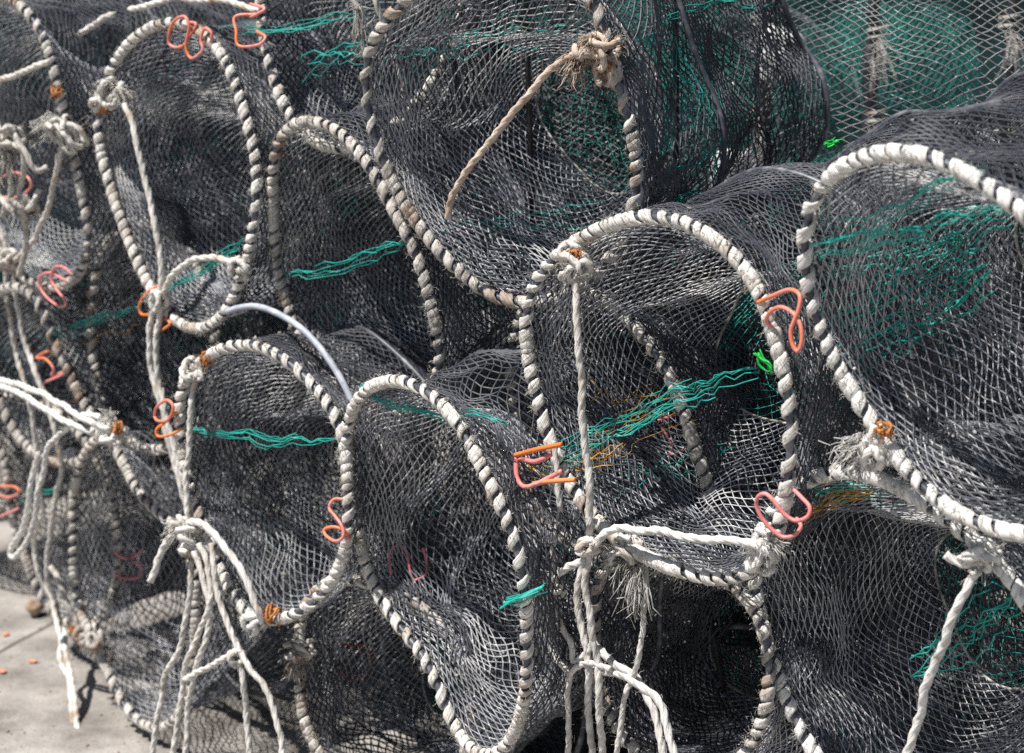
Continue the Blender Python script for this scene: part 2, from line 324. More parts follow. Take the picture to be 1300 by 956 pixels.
# ------------------------------------------------------------------ pieces of a trap
def net(mb, S, Nu, rows, r, sides=4, knots=True, jit=0.16, rng=RNG, k=1, torn=0.0):
    """diamond netting of real strands on the surface S(u, v); k segments per mesh edge"""
    m = rows * k + 1
    j = np.arange(m) / k
    nz = Noise3(0.07, 0.25, rng=rng)
    i = np.arange(Nu)[:, None]
    for sgn in (1, -1):
        u = (i + sgn * 0.5 * j[None, :]) / Nu
        v = np.broadcast_to(j[None, :] / rows, u.shape)
        P = S(u, v)
        w = nz(P)
        env = np.sin(PI * np.clip(v, 0, 1))**0.5
        P = S(u + jit / Nu * w[..., 0] * env, np.clip(v + jit / rows * w[..., 1] * env * 1.3, 0, 1))
        P = P + rng.normal(size=P.shape) * 0.0006
        rr = r * (1 + 0.22 * rng.normal(size=(Nu, 1)).clip(-2, 2) * 0.6) * np.ones((Nu, m))
        tubes(mb, P, rr, sides, cap=False)
        if knots and sgn == 1:
            K = P[:, ::k].reshape(-1, 3); K = K[rng.random(len(K)) > 0.15]
            s = r * rng.uniform(1.5, 2.3, (len(K), 1, 1))
            o = np.array([[1, 0, 0], [0, 1, 0], [-1, 0, 0], [0, -1, 0], [0, 0, 1], [0, 0, -1]], float)
            V = (K[:, None, :] + s * (o[None] + rng.normal(size=(len(K), 6, 3)) * 0.2)).reshape(-1, 3)
            t = np.array([[0, 1, 4], [1, 2, 4], [2, 3, 4], [3, 0, 4], [1, 0, 5], [2, 1, 5], [3, 2, 5], [0, 3, 5]])
            mb.add(V, None, (t[None] + (np.arange(len(K)) * 6)[:, None, None]).reshape(-1, 3))
    return mb

def wrap(mb, P, pipe_r, pitch, a, b, sides=8, spt=14, rng=RNG, fuzz=0, closed=True, gaps=0.32, noisy=0.24):
    """flattened rope spiralled round the ring P (n,3)"""
    L = PLoop(P); n = len(P)
    length = np.linalg.norm(np.roll(P, -1, 0) - P, axis=1).sum()
    turns = max(3, int(round(length / pitch))); m = turns * spt
    t = np.arange(m) / m
    ph = rng.uniform(0, 2 * PI, 6); fr = np.array([2, 3, 5, 7, 11, 17])
    warp = sum(np.sin(2 * PI * f * t + p) / f for f, p in zip(fr, ph))
    tt = t + gaps / (2 * PI) * warp * 0.6
    C = L(tt); T = nrm(L(tt + 0.002) - L(tt - 0.002))
    ctr = P.mean(0); N1 = nrm((C - ctr) - T * np.sum((C - ctr) * T, -1, keepdims=True)); N2 = np.cross(T, N1)
    ang = 2 * PI * turns * t
    jit = sum(np.sin(2 * PI * f * t + p) for f, p in zip((13, 29, 47, 71, 97, 131), rng.uniform(0, 6.28, 6))) / 2.4
    er = np.cos(ang)[:, None] * N1 + np.sin(ang)[:, None] * N2
    H = C + er * (pipe_r + b * (0.72 + 0.12 * jit))[:, None]
    TH = nrm(np.roll(H, -1, 0) - np.roll(H, 1, 0))
    W = nrm(np.cross(TH, er)); ER = np.cross(W, TH)
    th = np.arange(sides) / sides * 2 * PI
    s = np.arange(m) * (np.linalg.norm(np.roll(H, -1, 0) - H, axis=1).mean())
    lump = 1 + 0.10 * np.cos(3 * th[None] - s[:, None] * 2 * PI / 0.06) + 0.07 * np.cos(9 * th[None] - s[:, None] * 2 * PI / 0.02 + jit[:, None]) + rng.normal(size=(m, sides)) * 0.035
    per_turn = 1 + noisy * np.interp(t * turns, np.arange(turns + 1), rng.normal(size=turns + 1).clip(-1.6, 1.6))
    A = (a * per_turn)[:, None] * lump; B = (b * (0.5 + 0.5 * per_turn))[:, None] * lump
    V = H[:, None, :] + (A * np.cos(th))[..., None] * W[:, None] + (B * np.sin(th))[..., None] * ER[:, None]
    idx = np.arange(m * sides).reshape(m, sides); nx = np.roll(idx, -1, 0)
    q = np.stack([idx, np.roll(idx, -1, 1), np.roll(nx, -1, 1), nx], -1).reshape(-1, 4)
    q_ = th[None] - s[:, None] * 2 * PI / 0.13
    mb.add(V.reshape(-1, 3), q, None, np.stack([2.6 * np.cos(q_), 2.6 * np.sin(q_), s[:, None] * 22 + 0 * q_], -1))
    if fuzz:                                            # loose fibres standing off the rope
        k = rng.integers(0, m, fuzz)
        p0 = H[k] + er[k] * b * 0.8
        d = nrm(er[k] * 0.8 + rng.normal(size=(fuzz, 3)) * 0.8)
        l = rng.uniform(0.003, 0.013, (fuzz, 1)); c = rng.normal(size=(fuzz, 3)) * 0.4
        Q = np.stack([p0, p0 + d * l * 0.5, p0 + nrm(d + c) * l], 1)
        tubes(mb, Q, 0.00042, 3, cap=False)

def fragments(mb, S, count, rng, lo=0.0012, hi=0.0042, vlo=0.03, vhi=0.97):
    u = rng.random(count); v = rng.uniform(vlo, vhi, count)
    P = S(u, v)
    o = np.array([[1, 0, 0], [0, 1, 0], [-1, 0, 0], [0, -1, 0], [0, 0, .6], [0, 0, -.6]], float)
    s = (lo + (hi - lo) * rng.random((count, 1, 1))**3) * rng.uniform(0.5, 1.7, (count, 1, 3))
    V = (P[:, None] + s * (o[None] + rng.normal(size=(count, 6, 3)) * 0.3)).reshape(-1, 3)
    t = np.array([[0, 1, 4], [1, 2, 4], [2, 3, 4], [3, 0, 4], [1, 0, 5], [2, 1, 5], [3, 2, 5], [0, 3, 5]])
    mb.add(V, None, (t[None] + (np.arange(count) * 6)[:, None, None]).reshape(-1, 3))

TRAPS = {}

class Trap:
    def plane(s, px, py, off=0.0):
        """point on the trap's mouth plane under a pixel, moved `off` metres toward the viewer"""
        r = ray(px, py)
        t = ((s.c - CAM) @ s.n) / (r @ s.n)
        return CAM + r * t[..., None] - nrm(r) * np.asarray(off, float)[..., None] if np.ndim(t) else CAM + r * t - nrm(r) * off
    def hit_body(s, px, py, lift=0.004):
        r = nrm(ray(px, py)); loc, _, _, d = s.bvh2.ray_cast(Vector(CAM), Vector(r))
        return None if loc is None else np.array(loc) - r * lift
    def hit(s, px, py, lift=0.004):
        r = nrm(ray(px, py)); loc, _, _, d = s.bvh.ray_cast(Vector(CAM), Vector(r))
        if loc is None: return s.plane(px, py, -0.14)
        return np.array(loc) - r * lift

def build_trap(name, C, n, label, group, L=0.62, ax=(0, 0, 0), mid=0.42, thr=0.125, thr_d=0.30, Nu=48, row=0.0058, strand=0.00098,
               netm='net', ropem='rope', midm='pipe', pitch=0.0225, wa=0.0078, wb=0.0031, pipe_r=0.0056, seed=1, fuzz=1500, frag=168, rwrap=False, mid_px=None,
               strut=False, rear=True, sides=4, detail=True, origin=None, puff=0.02, teal_throat=True, cat='fish trap'):
    rng = np.random.default_rng(seed)
    t = Trap(); P, length = even_loop(C); t.P = P; t.c = P.mean(0); t.n = n
    a = nrm(-n + np.array(ax, float)); t.a = a
    R = np.linalg.norm(P - t.c, axis=1).mean(); t.R = R
    loop = PLoop(P); c = t.c
    o = np.array(origin if origin is not None else (c[0] + a[0] * L / 2, c[1] + a[1] * L / 2, max(0.0, P[:, 2].min())))
    root = empty('net_trap', o, label, cat, group); t.root = root; t.o = o
    nzL = Noise3(0.12, 0.4, rng=rng); nzS = Noise3(0.05, 0.13, rng=rng)
    g = np.array([0, 0, -1.0])
    # ring curves
    wob = lambda amp: nzL(P) * amp
    ringM = c + (P - c) * 0.985 + a * L * mid + wob(0.006)
    ringR = c + (P - c) * 0.97 + a * L + wob(0.012)
    lM, lR = PLoop(ringM), PLoop(ringR)
    cT = c + a * thr_d + g * 0.03
    rad = nrm((P - c) - ((P - c) @ a)[:, None] * a)
    lT = PLoop(cT + rad * thr * (1 + 0.12 * np.sin(3 * np.arange(len(P)) / len(P) * 2 * PI + seed))[:, None])
    cR = c + a * (L - 0.16)
    lRT = PLoop(cR + rad * 0.05)
    def S_body(u, v):
        f1 = np.clip(v / mid, 0, 1)[..., None]; f2 = np.clip((v - mid) / (1 - mid), 0, 1)[..., None]
        A, Bm, D = loop(u), lM(u), lR(u)
        p = np.where(v[..., None] < mid, A * (1 - f1) + Bm * f1, Bm * (1 - f2) + D * f2)
        axis_pt = c + a * (L * v)[..., None]
        sag = (0.055 * np.sin(PI * f1) * (f1 < 1) + 0.10 * np.sin(PI * f2))
        p = p + (axis_pt - p) * sag
        env = (np.sin(PI * f1) * (v[..., None] < mid) + np.sin(PI * f2) * (v[..., None] >= mid))
        return p + env * (nzL(p) * 0.012 + nzS(p) * 0.0045)
    def S_fun(u, v):
        A, T_ = loop(u), lT(u); f = v[..., None]
        e = f**0.92
        p = A * (1 - e) + T_ * e
        out = nrm(A - c)
        env = np.sin(PI * np.clip(f, 0, 1))
        p = p + env * (a * (-puff) + out * 0.015 + g * 0.022) + env * (nzL(p) * 0.012 + nzS(p) * 0.0035)
        return p
    def S_rear(u, v):
        A, T_ = lR(u), lRT(u); f = v[..., None]
        p = A * (1 - f) + T_ * f
        return p + np.sin(PI * f) * (nzL(p) * 0.012 + g * 0.02)
    t.S_body, t.S_fun = S_body, S_fun
    # mouth hoop and its rope
    hb = MB(); tubes(hb, P[None, ::2], pipe_r, 8, closed=True); hoop = hb.build('hoop', M['pipe'], root, o)
    wm = MB(True)
    if ropem: wrap(wm, P, pipe_r, pitch, wa, wb, sides=12 if detail else 6, spt=22 if detail else 8, rng=rng, fuzz=fuzz)
    if ropem: t.wrapo = wm.build('rope_wrap', M[ropem], hoop, o)
    # nets
    rows_f = max(14, int(np.linalg.norm(loop(np.array([0.])) - lT(np.array([0.]))) / row)); rows_b = int(L / (row * 1.05))
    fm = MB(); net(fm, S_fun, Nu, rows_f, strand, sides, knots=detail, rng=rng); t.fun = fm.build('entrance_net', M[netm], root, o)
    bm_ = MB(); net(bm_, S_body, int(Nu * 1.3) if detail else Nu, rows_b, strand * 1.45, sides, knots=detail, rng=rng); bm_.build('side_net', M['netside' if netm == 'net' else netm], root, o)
    if rear:
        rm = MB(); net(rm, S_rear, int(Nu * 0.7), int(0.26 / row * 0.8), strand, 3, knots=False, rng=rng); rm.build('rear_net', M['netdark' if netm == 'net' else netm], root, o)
    # rings behind the mouth
    mm = MB(); tubes(mm, ringM[None, ::2], 0.0048 if midm == 'pipe' else 0.0062, 8, closed=True); mm.build('middle_ring', M[midm], root, o)
    rb = MB(); tubes(rb, ringR[None, ::3], pipe_r, 6, closed=True); rh = rb.build('rear_hoop', M['pipe'], root, o)
    if rwrap:
        rw = MB(True); wrap(rw, ringR, pipe_r, pitch * 1.1, wa, wb, sides=6, spt=9, rng=rng); rw.build('rope_wrap', M['ropedirty'], rh, o)
    if mid_px is not None:
        X = np.array(mid_px, float); r_ = ray(X[:, 0], X[:, 1]); pc = c + a * 0.08
        ap = MB(); tubes(ap, smooth_path(CAM + r_ * (((pc - CAM) @ n) / (r_ @ n))[:, None], 0.006)[None], 0.0062, 10); ap.build('bare_pipe', M['pipelight'], root, o)
    # throat: cord and the short tube of teal netting behind it
    tp = lT(np.arange(120) / 120)
    tm = MB(); tubes(tm, tp[None], 0.0022, 6, closed=True); tm.build('throat_cord', M['shell'], root, o)
    if teal_throat:
        def S_t(u, v):
            A = lT(u); q = c + a * (thr_d + 0.17) + (A - cT) * 0.75
            f = v[..., None]; p = A * (1 - f) + q * f
            return p + np.sin(PI * f) * nzS(p) * 0.004
        ttm = MB(); net(ttm, S_t, 26, 13, strand * 0.85, 3, knots=False, rng=rng); ttm.build('throat_net', M['netteal'], root, o)
    if strut:
        ib = int(np.argmin(ringM[:, 2])); it = int(np.argmax(ringM[:, 2]))
        for du in (0, 0.5):
            s_ = MB(); A = lM(np.array([it / len(P) + 0.10 - du * 0.4]))[0]; B = lM(np.array([ib / len(P) - 0.10 + du * 0.4]))[0]
            tubes(s_, np.linspace(A, B, 8)[None], 0.0055, 8); s_.build('spacer_rod', M['rod'], root, o)
    if frag:
        fg = MB(); fragments(fg, S_fun, frag // 2, rng); fragments(fg, S_body, frag, rng)
        x = fg.build('shell_fragments', M['shell'], root, o, smooth=False); x['kind'] = 'stuff'
    # coarse skin for placing lacing on the entrance net
    U, Vv = np.meshgrid(np.arange(48) / 48, np.linspace(0, 1, 16), indexing='ij')
    G2 = S_body(U, Vv).reshape(-1, 3)
    G = S_fun(U, Vv).reshape(-1, 3); idx = np.arange(48 * 16).reshape(48, 16)
    q = np.stack([idx[:, :-1], np.roll(idx, -1, 0)[:, :-1], np.roll(idx, -1, 0)[:, 1:], idx[:, 1:]], -1).reshape(-1, 4)
    t.bvh = BVHTree.FromPolygons([Vector(p) for p in G], [tuple(int(k) for k in f) for f in q])
    t.bvh2 = BVHTree.FromPolygons([Vector(p) for p in G2], [tuple(int(k) for k in f) for f in q])
    return t

FRONT = 'net traps heaped in the front pile'
PALE = [(288, 396), (303, 391), (325, 389), (350, 397), (380, 415), (405, 440), (425, 468), (440, 495), (450, 520), (455, 550), (457, 590), (455, 640)]
SPEC = {
 'H1': dict(label='net trap cut off by the left edge, shaggy rope knot on its rim', depth=4.25, ropem='ropedirty', frag=88),
 'H2': dict(label='net trap with tall oval mouth and pink wire loops on top of its rim', depth=3.87, ropem='rope'),
 'H3': dict(label='net trap in the middle, teal band in its mouth, grey frayed right rim', depth=3.58, ropem='ropedirty', strut=True, rwrap=True),
 'H4': dict(label='top centre net trap with a loose tan rope end crossing its mouth', depth=3.2, ropem='ropedirty', strut=True, pitch=0.028, wa=0.0084, Nu=50, L=0.60, row=0.0058),
 'H5': dict(label='net trap right of centre with a long rope hanging down its mouth', depth=2.95, ropem='rope', L=0.72, ax=(0, 0, 0.10), Nu=50, row=0.0056, fuzz=1500, wa=0.0088, wb=0.0033),
 'H6': dict(label='nearest net trap, cut off by the right edge, bright spiral rope rim', depth=2.52, wb=0.0033, ropem='ropeclean', L=0.75, ax=(0, 0, 0.06), Nu=42, row=0.0064, strut=True, wa=0.0086, pitch=0.025, frag=80),
 'H7': dict(label='lower right net trap with a black shaded mouth under the nearest trap', depth=2.83, ropem='ropeclean', L=0.7, Nu=42, row=0.0062, wa=0.0088, wb=0.0033, pitch=0.025, fuzz=1500, rwrap=True),
 'H8': dict(label='net trap with a bare pale grey pipe arching above its roped rim', depth=3.62, ropem='rope', mid_px=PALE),
 'H9': dict(label='bottom centre net trap with faded pink wire showing through its netting', depth=3.28, ropem='rope', rwrap=True),
 'G': dict(label='hidden net trap whose rim shows through the netting right of centre', depth=3.3, ropem='ropedirty', L=0.6, frag=80),
 'D': dict(label='lower left net trap on the concrete with faint pink wire inside', depth=4.22, ropem='ropedirty', frag=80, row=0.008),
 'E': dict(label='net trap on the concrete at the left edge beside a brown stone', depth=4.6, ropem='ropedirty', frag=64, row=0.008),
 'F': dict(label='net trap at the top left of the tan rope, teal band on it', depth=3.6, ropem='rope', frag=88, row=0.008),
 'I': dict(label='net trap in the dark gap low down between two roped rims', depth=3.6, ropem='ropedirty', frag=64, row=0.008),
 'J': dict(label='net trap below the level white tie line, its mouth in black shade', depth=3.1, ropem='ropedirty', L=0.66, strut=True, frag=120),
 'B': dict(label='net trap below the oval one, yellow twine across its sunny netting', depth=4.2, ropem='ropedirty', frag=80, row=0.008),
 'C': dict(label='small net trap at the left behind paired limp ropes, thin beaded rim', depth=4.4, ropem='ropedirty', frag=40, row=0.009),
}
LOCAL = {}
for si, (nm, P) in enumerate(HO.items()):
    sp = dict(SPEC[nm]); X = resample_px(P)
    n, R1, r, c = fit_plane(X)
    d = sp.pop('depth', None) or 0.27 / R1
    Q = CAM + r * (d * (c @ n) / (r @ n))[:, None]
    TRAPS[nm] = build_trap(nm, Q, n, sp.pop('label'), FRONT, seed=si + 3, **sp)
T = TRAPS

# ------------------------------------------------------------------ traps further back: one built at the origin, then copied
def dup(root, loc, rot, label, group):
    r = root.copy(); COL.objects.link(r); r.location = loc; r.rotation_euler = rot; r['label'] = label; r['group'] = group
    for ch in list(root.children):
        k = ch.copy(); COL.objects.link(k); k.parent = r
        for gch in ch.children:
            d = gch.copy(); COL.objects.link(d); d.parent = k
    return r
th = np.arange(160) / 160 * 2 * PI
C0 = np.stack([0.29 * np.cos(th), -0.30 + 0 * th, 0.29 + 0.29 * np.sin(th)], 1)
BACK = 'net traps standing behind the pile'
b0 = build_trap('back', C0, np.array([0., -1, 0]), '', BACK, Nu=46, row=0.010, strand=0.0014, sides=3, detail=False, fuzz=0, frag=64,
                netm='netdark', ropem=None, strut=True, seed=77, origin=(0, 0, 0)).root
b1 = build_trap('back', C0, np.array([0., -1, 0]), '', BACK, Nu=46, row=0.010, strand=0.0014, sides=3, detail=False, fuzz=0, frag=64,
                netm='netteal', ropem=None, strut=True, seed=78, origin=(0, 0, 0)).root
R_ = math.radians
back = [  # source, location, yaw, label
 (b0, (0.60, 5.55, 0.90), -30, 'dark net trap at the back, seen through the hanging nets at upper right'),
 (b0, (1.35, 5.6, 0.62), -50, 'dark net trap low behind the hump of grey netting at upper right'),
 (b0, (-0.95, 5.2, 1.05), -42, 'dark net trap at the back along the upper left edge of the picture'),
 (b0, (-0.30, 5.4, 1.05), -30, 'dark net trap at the back above the oval trap with pink loops'),
 (b1, (0.10, 5.35, 1.10), -55, 'teal net trap at the back beyond the top centre hoop'),
 (b0, (-1.55, 5.15, 0.75), -40, 'dark net trap at the back in the top left corner'),
 (b0, (0.25, 4.75, 0.35), -45, 'dark net trap low behind the middle of the pile'),
 (b0, (-0.55, 5.1, 0.35), -48, 'dark net trap low behind the pale pipe trap'),
 (b0, (0.95, 4.4, 0.18), -45, 'dark net trap low behind the right side of the pile'),
 (b0, (-1.2, 5.3, 0.2), -40, 'dark net trap low behind the left side of the pile'),
 (b0, (0.15, 3.95, 0.0), -45, 'dark net trap on the concrete below the bottom centre trap'),
 (b0, (0.70, 3.45, 0.0), -45, 'dark net trap on the concrete below the lower right trap'),
]
used = set()
for src, loc, yw, lab in back:
    if src.name not in used:
        used.add(src.name); src.location = loc; src.rotation_euler = (0, R_(random.uniform(-8, 8)), R_(yw)); src['label'] = lab
    else: dup(src, loc, (R_(random.uniform(-8, 8)), R_(random.uniform(-180, 180)) * 0, R_(yw)), lab, BACK)

# ------------------------------------------------------------------ lacing: bands of coloured twine worked through the entrance nets
def lace(trap, pts, width, count, mat, name='teal_lacing', r=0.00075, step=11, amp=0.5, seed=0, ch=(0.0, -0.11), off=None, lift=0.003, body=False):
    """zigzag strands along a pixel path, laid on the trap's netting"""
    rng = np.random.default_rng(seed + 500); t = T[trap]; mb = MB()
    P = np.array(pts, float); d = np.r_[0, np.cumsum(np.linalg.norm(np.diff(P, axis=0), axis=1))]
    sts = np.arange(0, d[-1], step); nw = Noise3(25, 120, rng=rng)
    for k in range(count + 1):                          # neighbouring strands touch at the knots: squeezed diamond mesh
        a0 = int(rng.integers(0, max(1, len(sts) // 3)) * (rng.random() < 0.6)); a1 = len(sts) - int(rng.integers(0, max(1, len(sts) // 3)) * (rng.random() < 0.6))
        ii = np.arange(a0, a1); s = sts[ii]
        if len(s) < 4: continue
        x = np.interp(s, d, P[:, 0]); y = np.interp(s, d, P[:, 1])
        o = (k + 0.5) / (count + 1) - 0.5
        lane = width / count
        wig = np.where((ii + k) % 2 == 0, 0.5, -0.5) * lane * amp * rng.uniform(0.3, 1.5, len(s)) + rng.normal(size=len(s)) * lane * 0.16
        dx, dy = np.gradient(x), np.gradient(y); l = np.hypot(dx, dy)
        wid = width * (0.40 + 0.42 * np.sin(PI * (0.12 + 0.76 * s / d[-1])))
        X, Y = x - dy / l * (o * wid + wig), y + dx / l * (o * wid + wig)
        w3 = nw(np.stack([X, Y, 0 * X], 1)); jx = rng.normal(size=len(s)) * step * 0.14; X = X + 4 * w3[:, 0] + jx; Y = Y + 4.2 * w3[:, 1] + lane * 0.9 * np.sin(s / d[-1] * PI * rng.uniform(1, 3) + rng.uniform(0, 6))
        if body:
            Q = [t.hit_body(a_, b_, 0.004) for a_, b_ in zip(X, Y)]; Q = np.array([q for q in Q if q is not None])
            if len(Q) < 4: continue
        elif off is None:
            Qh = np.array([t.hit(a_, b_, lift + 0.003 * rng.random()) for a_, b_ in zip(X, Y)])
            Qc = t.plane(X, Y, ch[0] + (ch[1] - ch[0]) * s / d[-1] + 0.003 * rng.normal())
            Q = np.where((np.linalg.norm(Qh - CAM, axis=1) < np.linalg.norm(Qc - CAM, axis=1))[:, None], Qh, Qc)
        else: Q = t.plane(X, Y, off)
        keep = [0]
        for i in range(1, len(Q)):                      # leave out jumps between front and rear of the net
            if np.linalg.norm(Q[i] - Q[keep[-1]]) < 0.05: keep.append(i)
        Q = Q[keep]
        if len(Q) < 4: continue
        tubes(mb, Q, r * rng.uniform(0.6, 1.35), 4)
    if mb.n: mb.build(name, M[mat], t.root, t.o)

lace('H5', [(690, 596), (740, 565), (800, 530), (870, 500), (965, 466)], 40, 9, 'teal', seed=1)
lace('H5', [(700, 600), (760, 570), (830, 525), (880, 505)], 50, 4, 'gold', name='yellow_lacing', r=0.0006, seed=71, ch=(0, -.11), step=16)
lace('H5', [(735, 500), (790, 510), (840, 520), (885, 545)], 50, 4, 'gold', name='yellow_lacing', r=0.0006, seed=2, amp=0.9, ch=(-.3, -.3), lift=-0.003, step=16)
lace('H5', [(780, 610), (850, 595), (930, 560)], 40, 5, 'teal', seed=3, r=0.0009, lift=-0.004, ch=(-.3, -.3))
lace('H5', [(665, 596), (690, 600), (740, 585), (800, 560)], 26, 4, 'gold', name='yellow_lacing', r=0.0007, seed=4, amp=0.8, lift=0, step=14)
lace('H6', [(1030, 315), (1090, 290), (1150, 258), (1215, 225), (1262, 208)], 30, 5, 'teal', seed=5, ch=(0, -.06), step=13, r=0.0010)
lace('H6', [(1035, 322), (1110, 302), (1190, 288), (1299, 258)], 38, 6, 'teal', seed=6, ch=(0, -.1), step=13, r=0.0010)
lace('H6', [(1050, 345), (1120, 335), (1200, 310), (1299, 275)], 50, 5, 'teal', seed=16, ch=(-.3, -.3), step=13, lift=-0.004)
lace('H6', [(1060, 440), (1120, 395), (1170, 360), (1250, 325)], 110, 13, 'teal', seed=7, ch=(-.3, -.3), lift=-0.003, step=12, r=0.0010)
lace('H6', [(1090, 450), (1140, 430), (1200, 395), (1260, 350)], 70, 8, 'teal', seed=37, ch=(-.3, -.3), lift=-0.006, step=12)
lace('H3', [(358, 356), (420, 342), (470, 325), (524, 308)], 22, 6, 'teal', seed=9, ch=(-.01, -.06))
lace('H9', [(458, 494), (500, 510), (540, 525), (575, 532)], 14, 6, 'teal', seed=10, ch=(0, -.05))
lace('H9', [(560, 530), (600, 526), (650, 528)], 8, 4, 'teal', seed=11, ch=(-.04, -.1))
lace('H8', [(235, 548), (300, 555), (360, 560), (434, 555)], 16, 5, 'teal', seed=12, ch=(-.02, -.04))
lace('H2', [(205, 376), (240, 350), (280, 325), (322, 298)], 16, 6, 'teal', seed=13, ch=(-.01, -.06))
lace('B', [(55, 430), (95, 415), (140, 400), (190, 388)], 18, 8, 'teal', seed=15, off=0.05)
lace('B', [(65, 450), (120, 440), (190, 425)], 50, 6, 'gold', name='yellow_lacing', r=0.0007, seed=16, amp=0.8, off=0.03)
lace('F', [(270, 48), (350, 33), (400, 26), (475, 14)], 18, 5, 'teal', seed=17, off=0.03)
lace('F', [(370, 90), (420, 78), (480, 60)], 40, 4, 'teal', seed=47, off=-0.05, r=0.0009)
lace('E', [(10, 640), (50, 630), (95, 612)], 12, 6, 'teal', seed=18)
lace('H7', [(1020, 635), (1080, 622), (1150, 628)], 28, 6, 'teal', seed=19, ch=(-.02, -.05))
lace('H7', [(1005, 650), (1050, 635), (1130, 622)], 22, 7, 'gold', name='yellow_lacing', r=0.0008, seed=20, ch=(-.02, -.04))
lace('H7', [(1160, 850), (1230, 800), (1299, 750)], 80, 7, 'teal', seed=21, ch=(-.1, -.06), r=0.0009)
lace('H4', [(850, 212), (890, 196), (930, 184), (985, 180)], 14, 4, 'teal', seed=38, body=True)
lace('H4', [(836, 275), (865, 262), (895, 256), (935, 262)], 30, 8, 'teal', seed=39, body=True)
lace('H4', [(907, 185), (904, 215), (899, 252)], 5, 4, 'teal', seed=40, body=True)
lace('H4', [(835, 22), (880, 14), (930, 8), (980, -2)], 8, 2, 'teal', seed=41, body=True)
lace('H4', [(850, 60), (880, 110), (900, 160), (930, 190)], 70, 5, 'teal', seed=42, body=True, r=0.0006, step=16)
lace('H4', [(560, 300), (640, 282), (700, 285), (770, 270)], 40, 4, 'teal', seed=22, ch=(-.3, -.3), lift=-.004, r=0.0009)
lace('H4', [(500, 60), (560, 52), (640, 45), (720, 40)], 40, 4, 'teal', seed=23, ch=(-.3, -.3), lift=-.004, r=0.0009)

# ------------------------------------------------------------------ ropes, knots, frayed ends
TW = 2 * PI / 0.024
def W(trap, pts, off=0.02):
    """pixel path (x, y[, off]) on a trap's mouth plane -> points in space"""
    return np.array([T[trap].hit(p[0], p[1], -0.003) if len(p) > 2 and p[2] == 'net' else T[trap].plane(p[0], p[1], p[2] if len(p) > 2 else off) for p in pts])

def cord(mb, P, r=0.0052, sides=12, step=0.0032, lobes=3, amp=0.15, rng=RNG, fuzz=40):
    Q = smooth_path(P, step)
    Q = Q + np.stack([np.convolve(rng.normal(size=len(Q)), np.ones(9) / 9, 'same') for _ in range(3)], 1) * 0.0012
    Q = Q + (Noise3(0.05, 0.16, rng=rng)(Q)) * 0.0016 * np.sin(np.linspace(0, PI, len(Q)))[:, None]**0.5
    rr = r * (1 + 0.05 * np.convolve(rng.normal(size=len(Q)), np.ones(7) / 7, 'same'))
    tubes(mb, Q[None], rr[None], sides, lobes=lobes, lobe_amp=amp, twist=TW * 0.0055 / r)
    if fuzz:
        k = rng.integers(0, len(Q), fuzz); d = nrm(rng.normal(size=(fuzz, 3))); l = rng.uniform(0.004, 0.013, (fuzz, 1))
        H = np.stack([Q[k] + d * r * 0.7, Q[k] + d * (r + l * 0.5), Q[k] + d * r + nrm(d + rng.normal(size=(fuzz, 3)) * 0.7) * l], 1)
        tubes(mb, H, 0.00035, 3, cap=False)

def knot(mb, c, size, r=0.005, turns=5, rng=RNG, hairs=70):
    c = np.asarray(c, float); size = float(size) * 1.15
    for _ in range(3):                                  # three crossing bights of rope pulled tight, off centre
        n = 26; t = np.linspace(0, 1, n)
        a1 = nrm(rng.normal(size=3)); a2 = nrm(np.cross(a1, rng.normal(size=3))); a3 = np.cross(a1, a2)
        w = 2 * PI * t * rng.uniform(1.1, 1.7) + rng.uniform(0, 6)
        P = c + rng.normal(size=3) * size * 0.16 + (np.cos(w)[:, None] * a1 * rng.uniform(.55, .9) + np.sin(w)[:, None] * a2 * rng.uniform(.4, .75) + np.sin(w * 0.5 + 1)[:, None] * a3 * 0.45) * size
        P = smooth_path(P + rng.normal(size=P.shape) * size * 0.035, 0.003)
        tubes(mb, P[None], r * (0.95 + 0.14 * np.convolve(rng.normal(size=len(P)), np.ones(5) / 5, 'same'))[None], 10, lobes=3, lobe_amp=0.14, twist=TW)
    d = nrm(rng.normal(size=(hairs, 3))); l = size * rng.uniform(0.25, 0.9, (hairs, 1)); p0 = c + d * size * 0.6
    d2 = nrm(d + rng.normal(size=(hairs, 3)) * 0.9)
    tubes(mb, np.stack([p0, p0 + d * l * 0.45, p0 + (d + d2) * l * 0.5, p0 + (d * .6 + d2) * l * 0.7 + np.array([0, 0, -1]) * l * 0.25], 1), 0.00055, 3, cap=False)

def tassel(mb, c, direction, length=0.05, count=50, spread=0.45, r=0.0007, rng=RNG, down=0.5):
    d0 = nrm(np.asarray(direction, float))
    d = nrm(d0 + rng.normal(size=(count, 3)) * spread); l = length * rng.uniform(0.4, 1.1, (count, 1))
    g = np.array([0, 0, -1.0])
    p0 = np.asarray(c) + rng.normal(size=(count, 3)) * 0.004
    ks = np.linspace(0, 1, 7)
    curl = rng.normal(size=(count, 3)) * 0.45
    P = np.stack([p0 + d * l * k + g * l * down * k * k + curl * l * (0.55 * np.sin(k * PI * 1.3) * k + 0.22 * np.sin(k * PI * 2.7)) for k in ks], 1)
    tubes(mb, P, r * rng.uniform(0.7, 1.5, (count, 1)) * np.ones((count, 7)), 4)

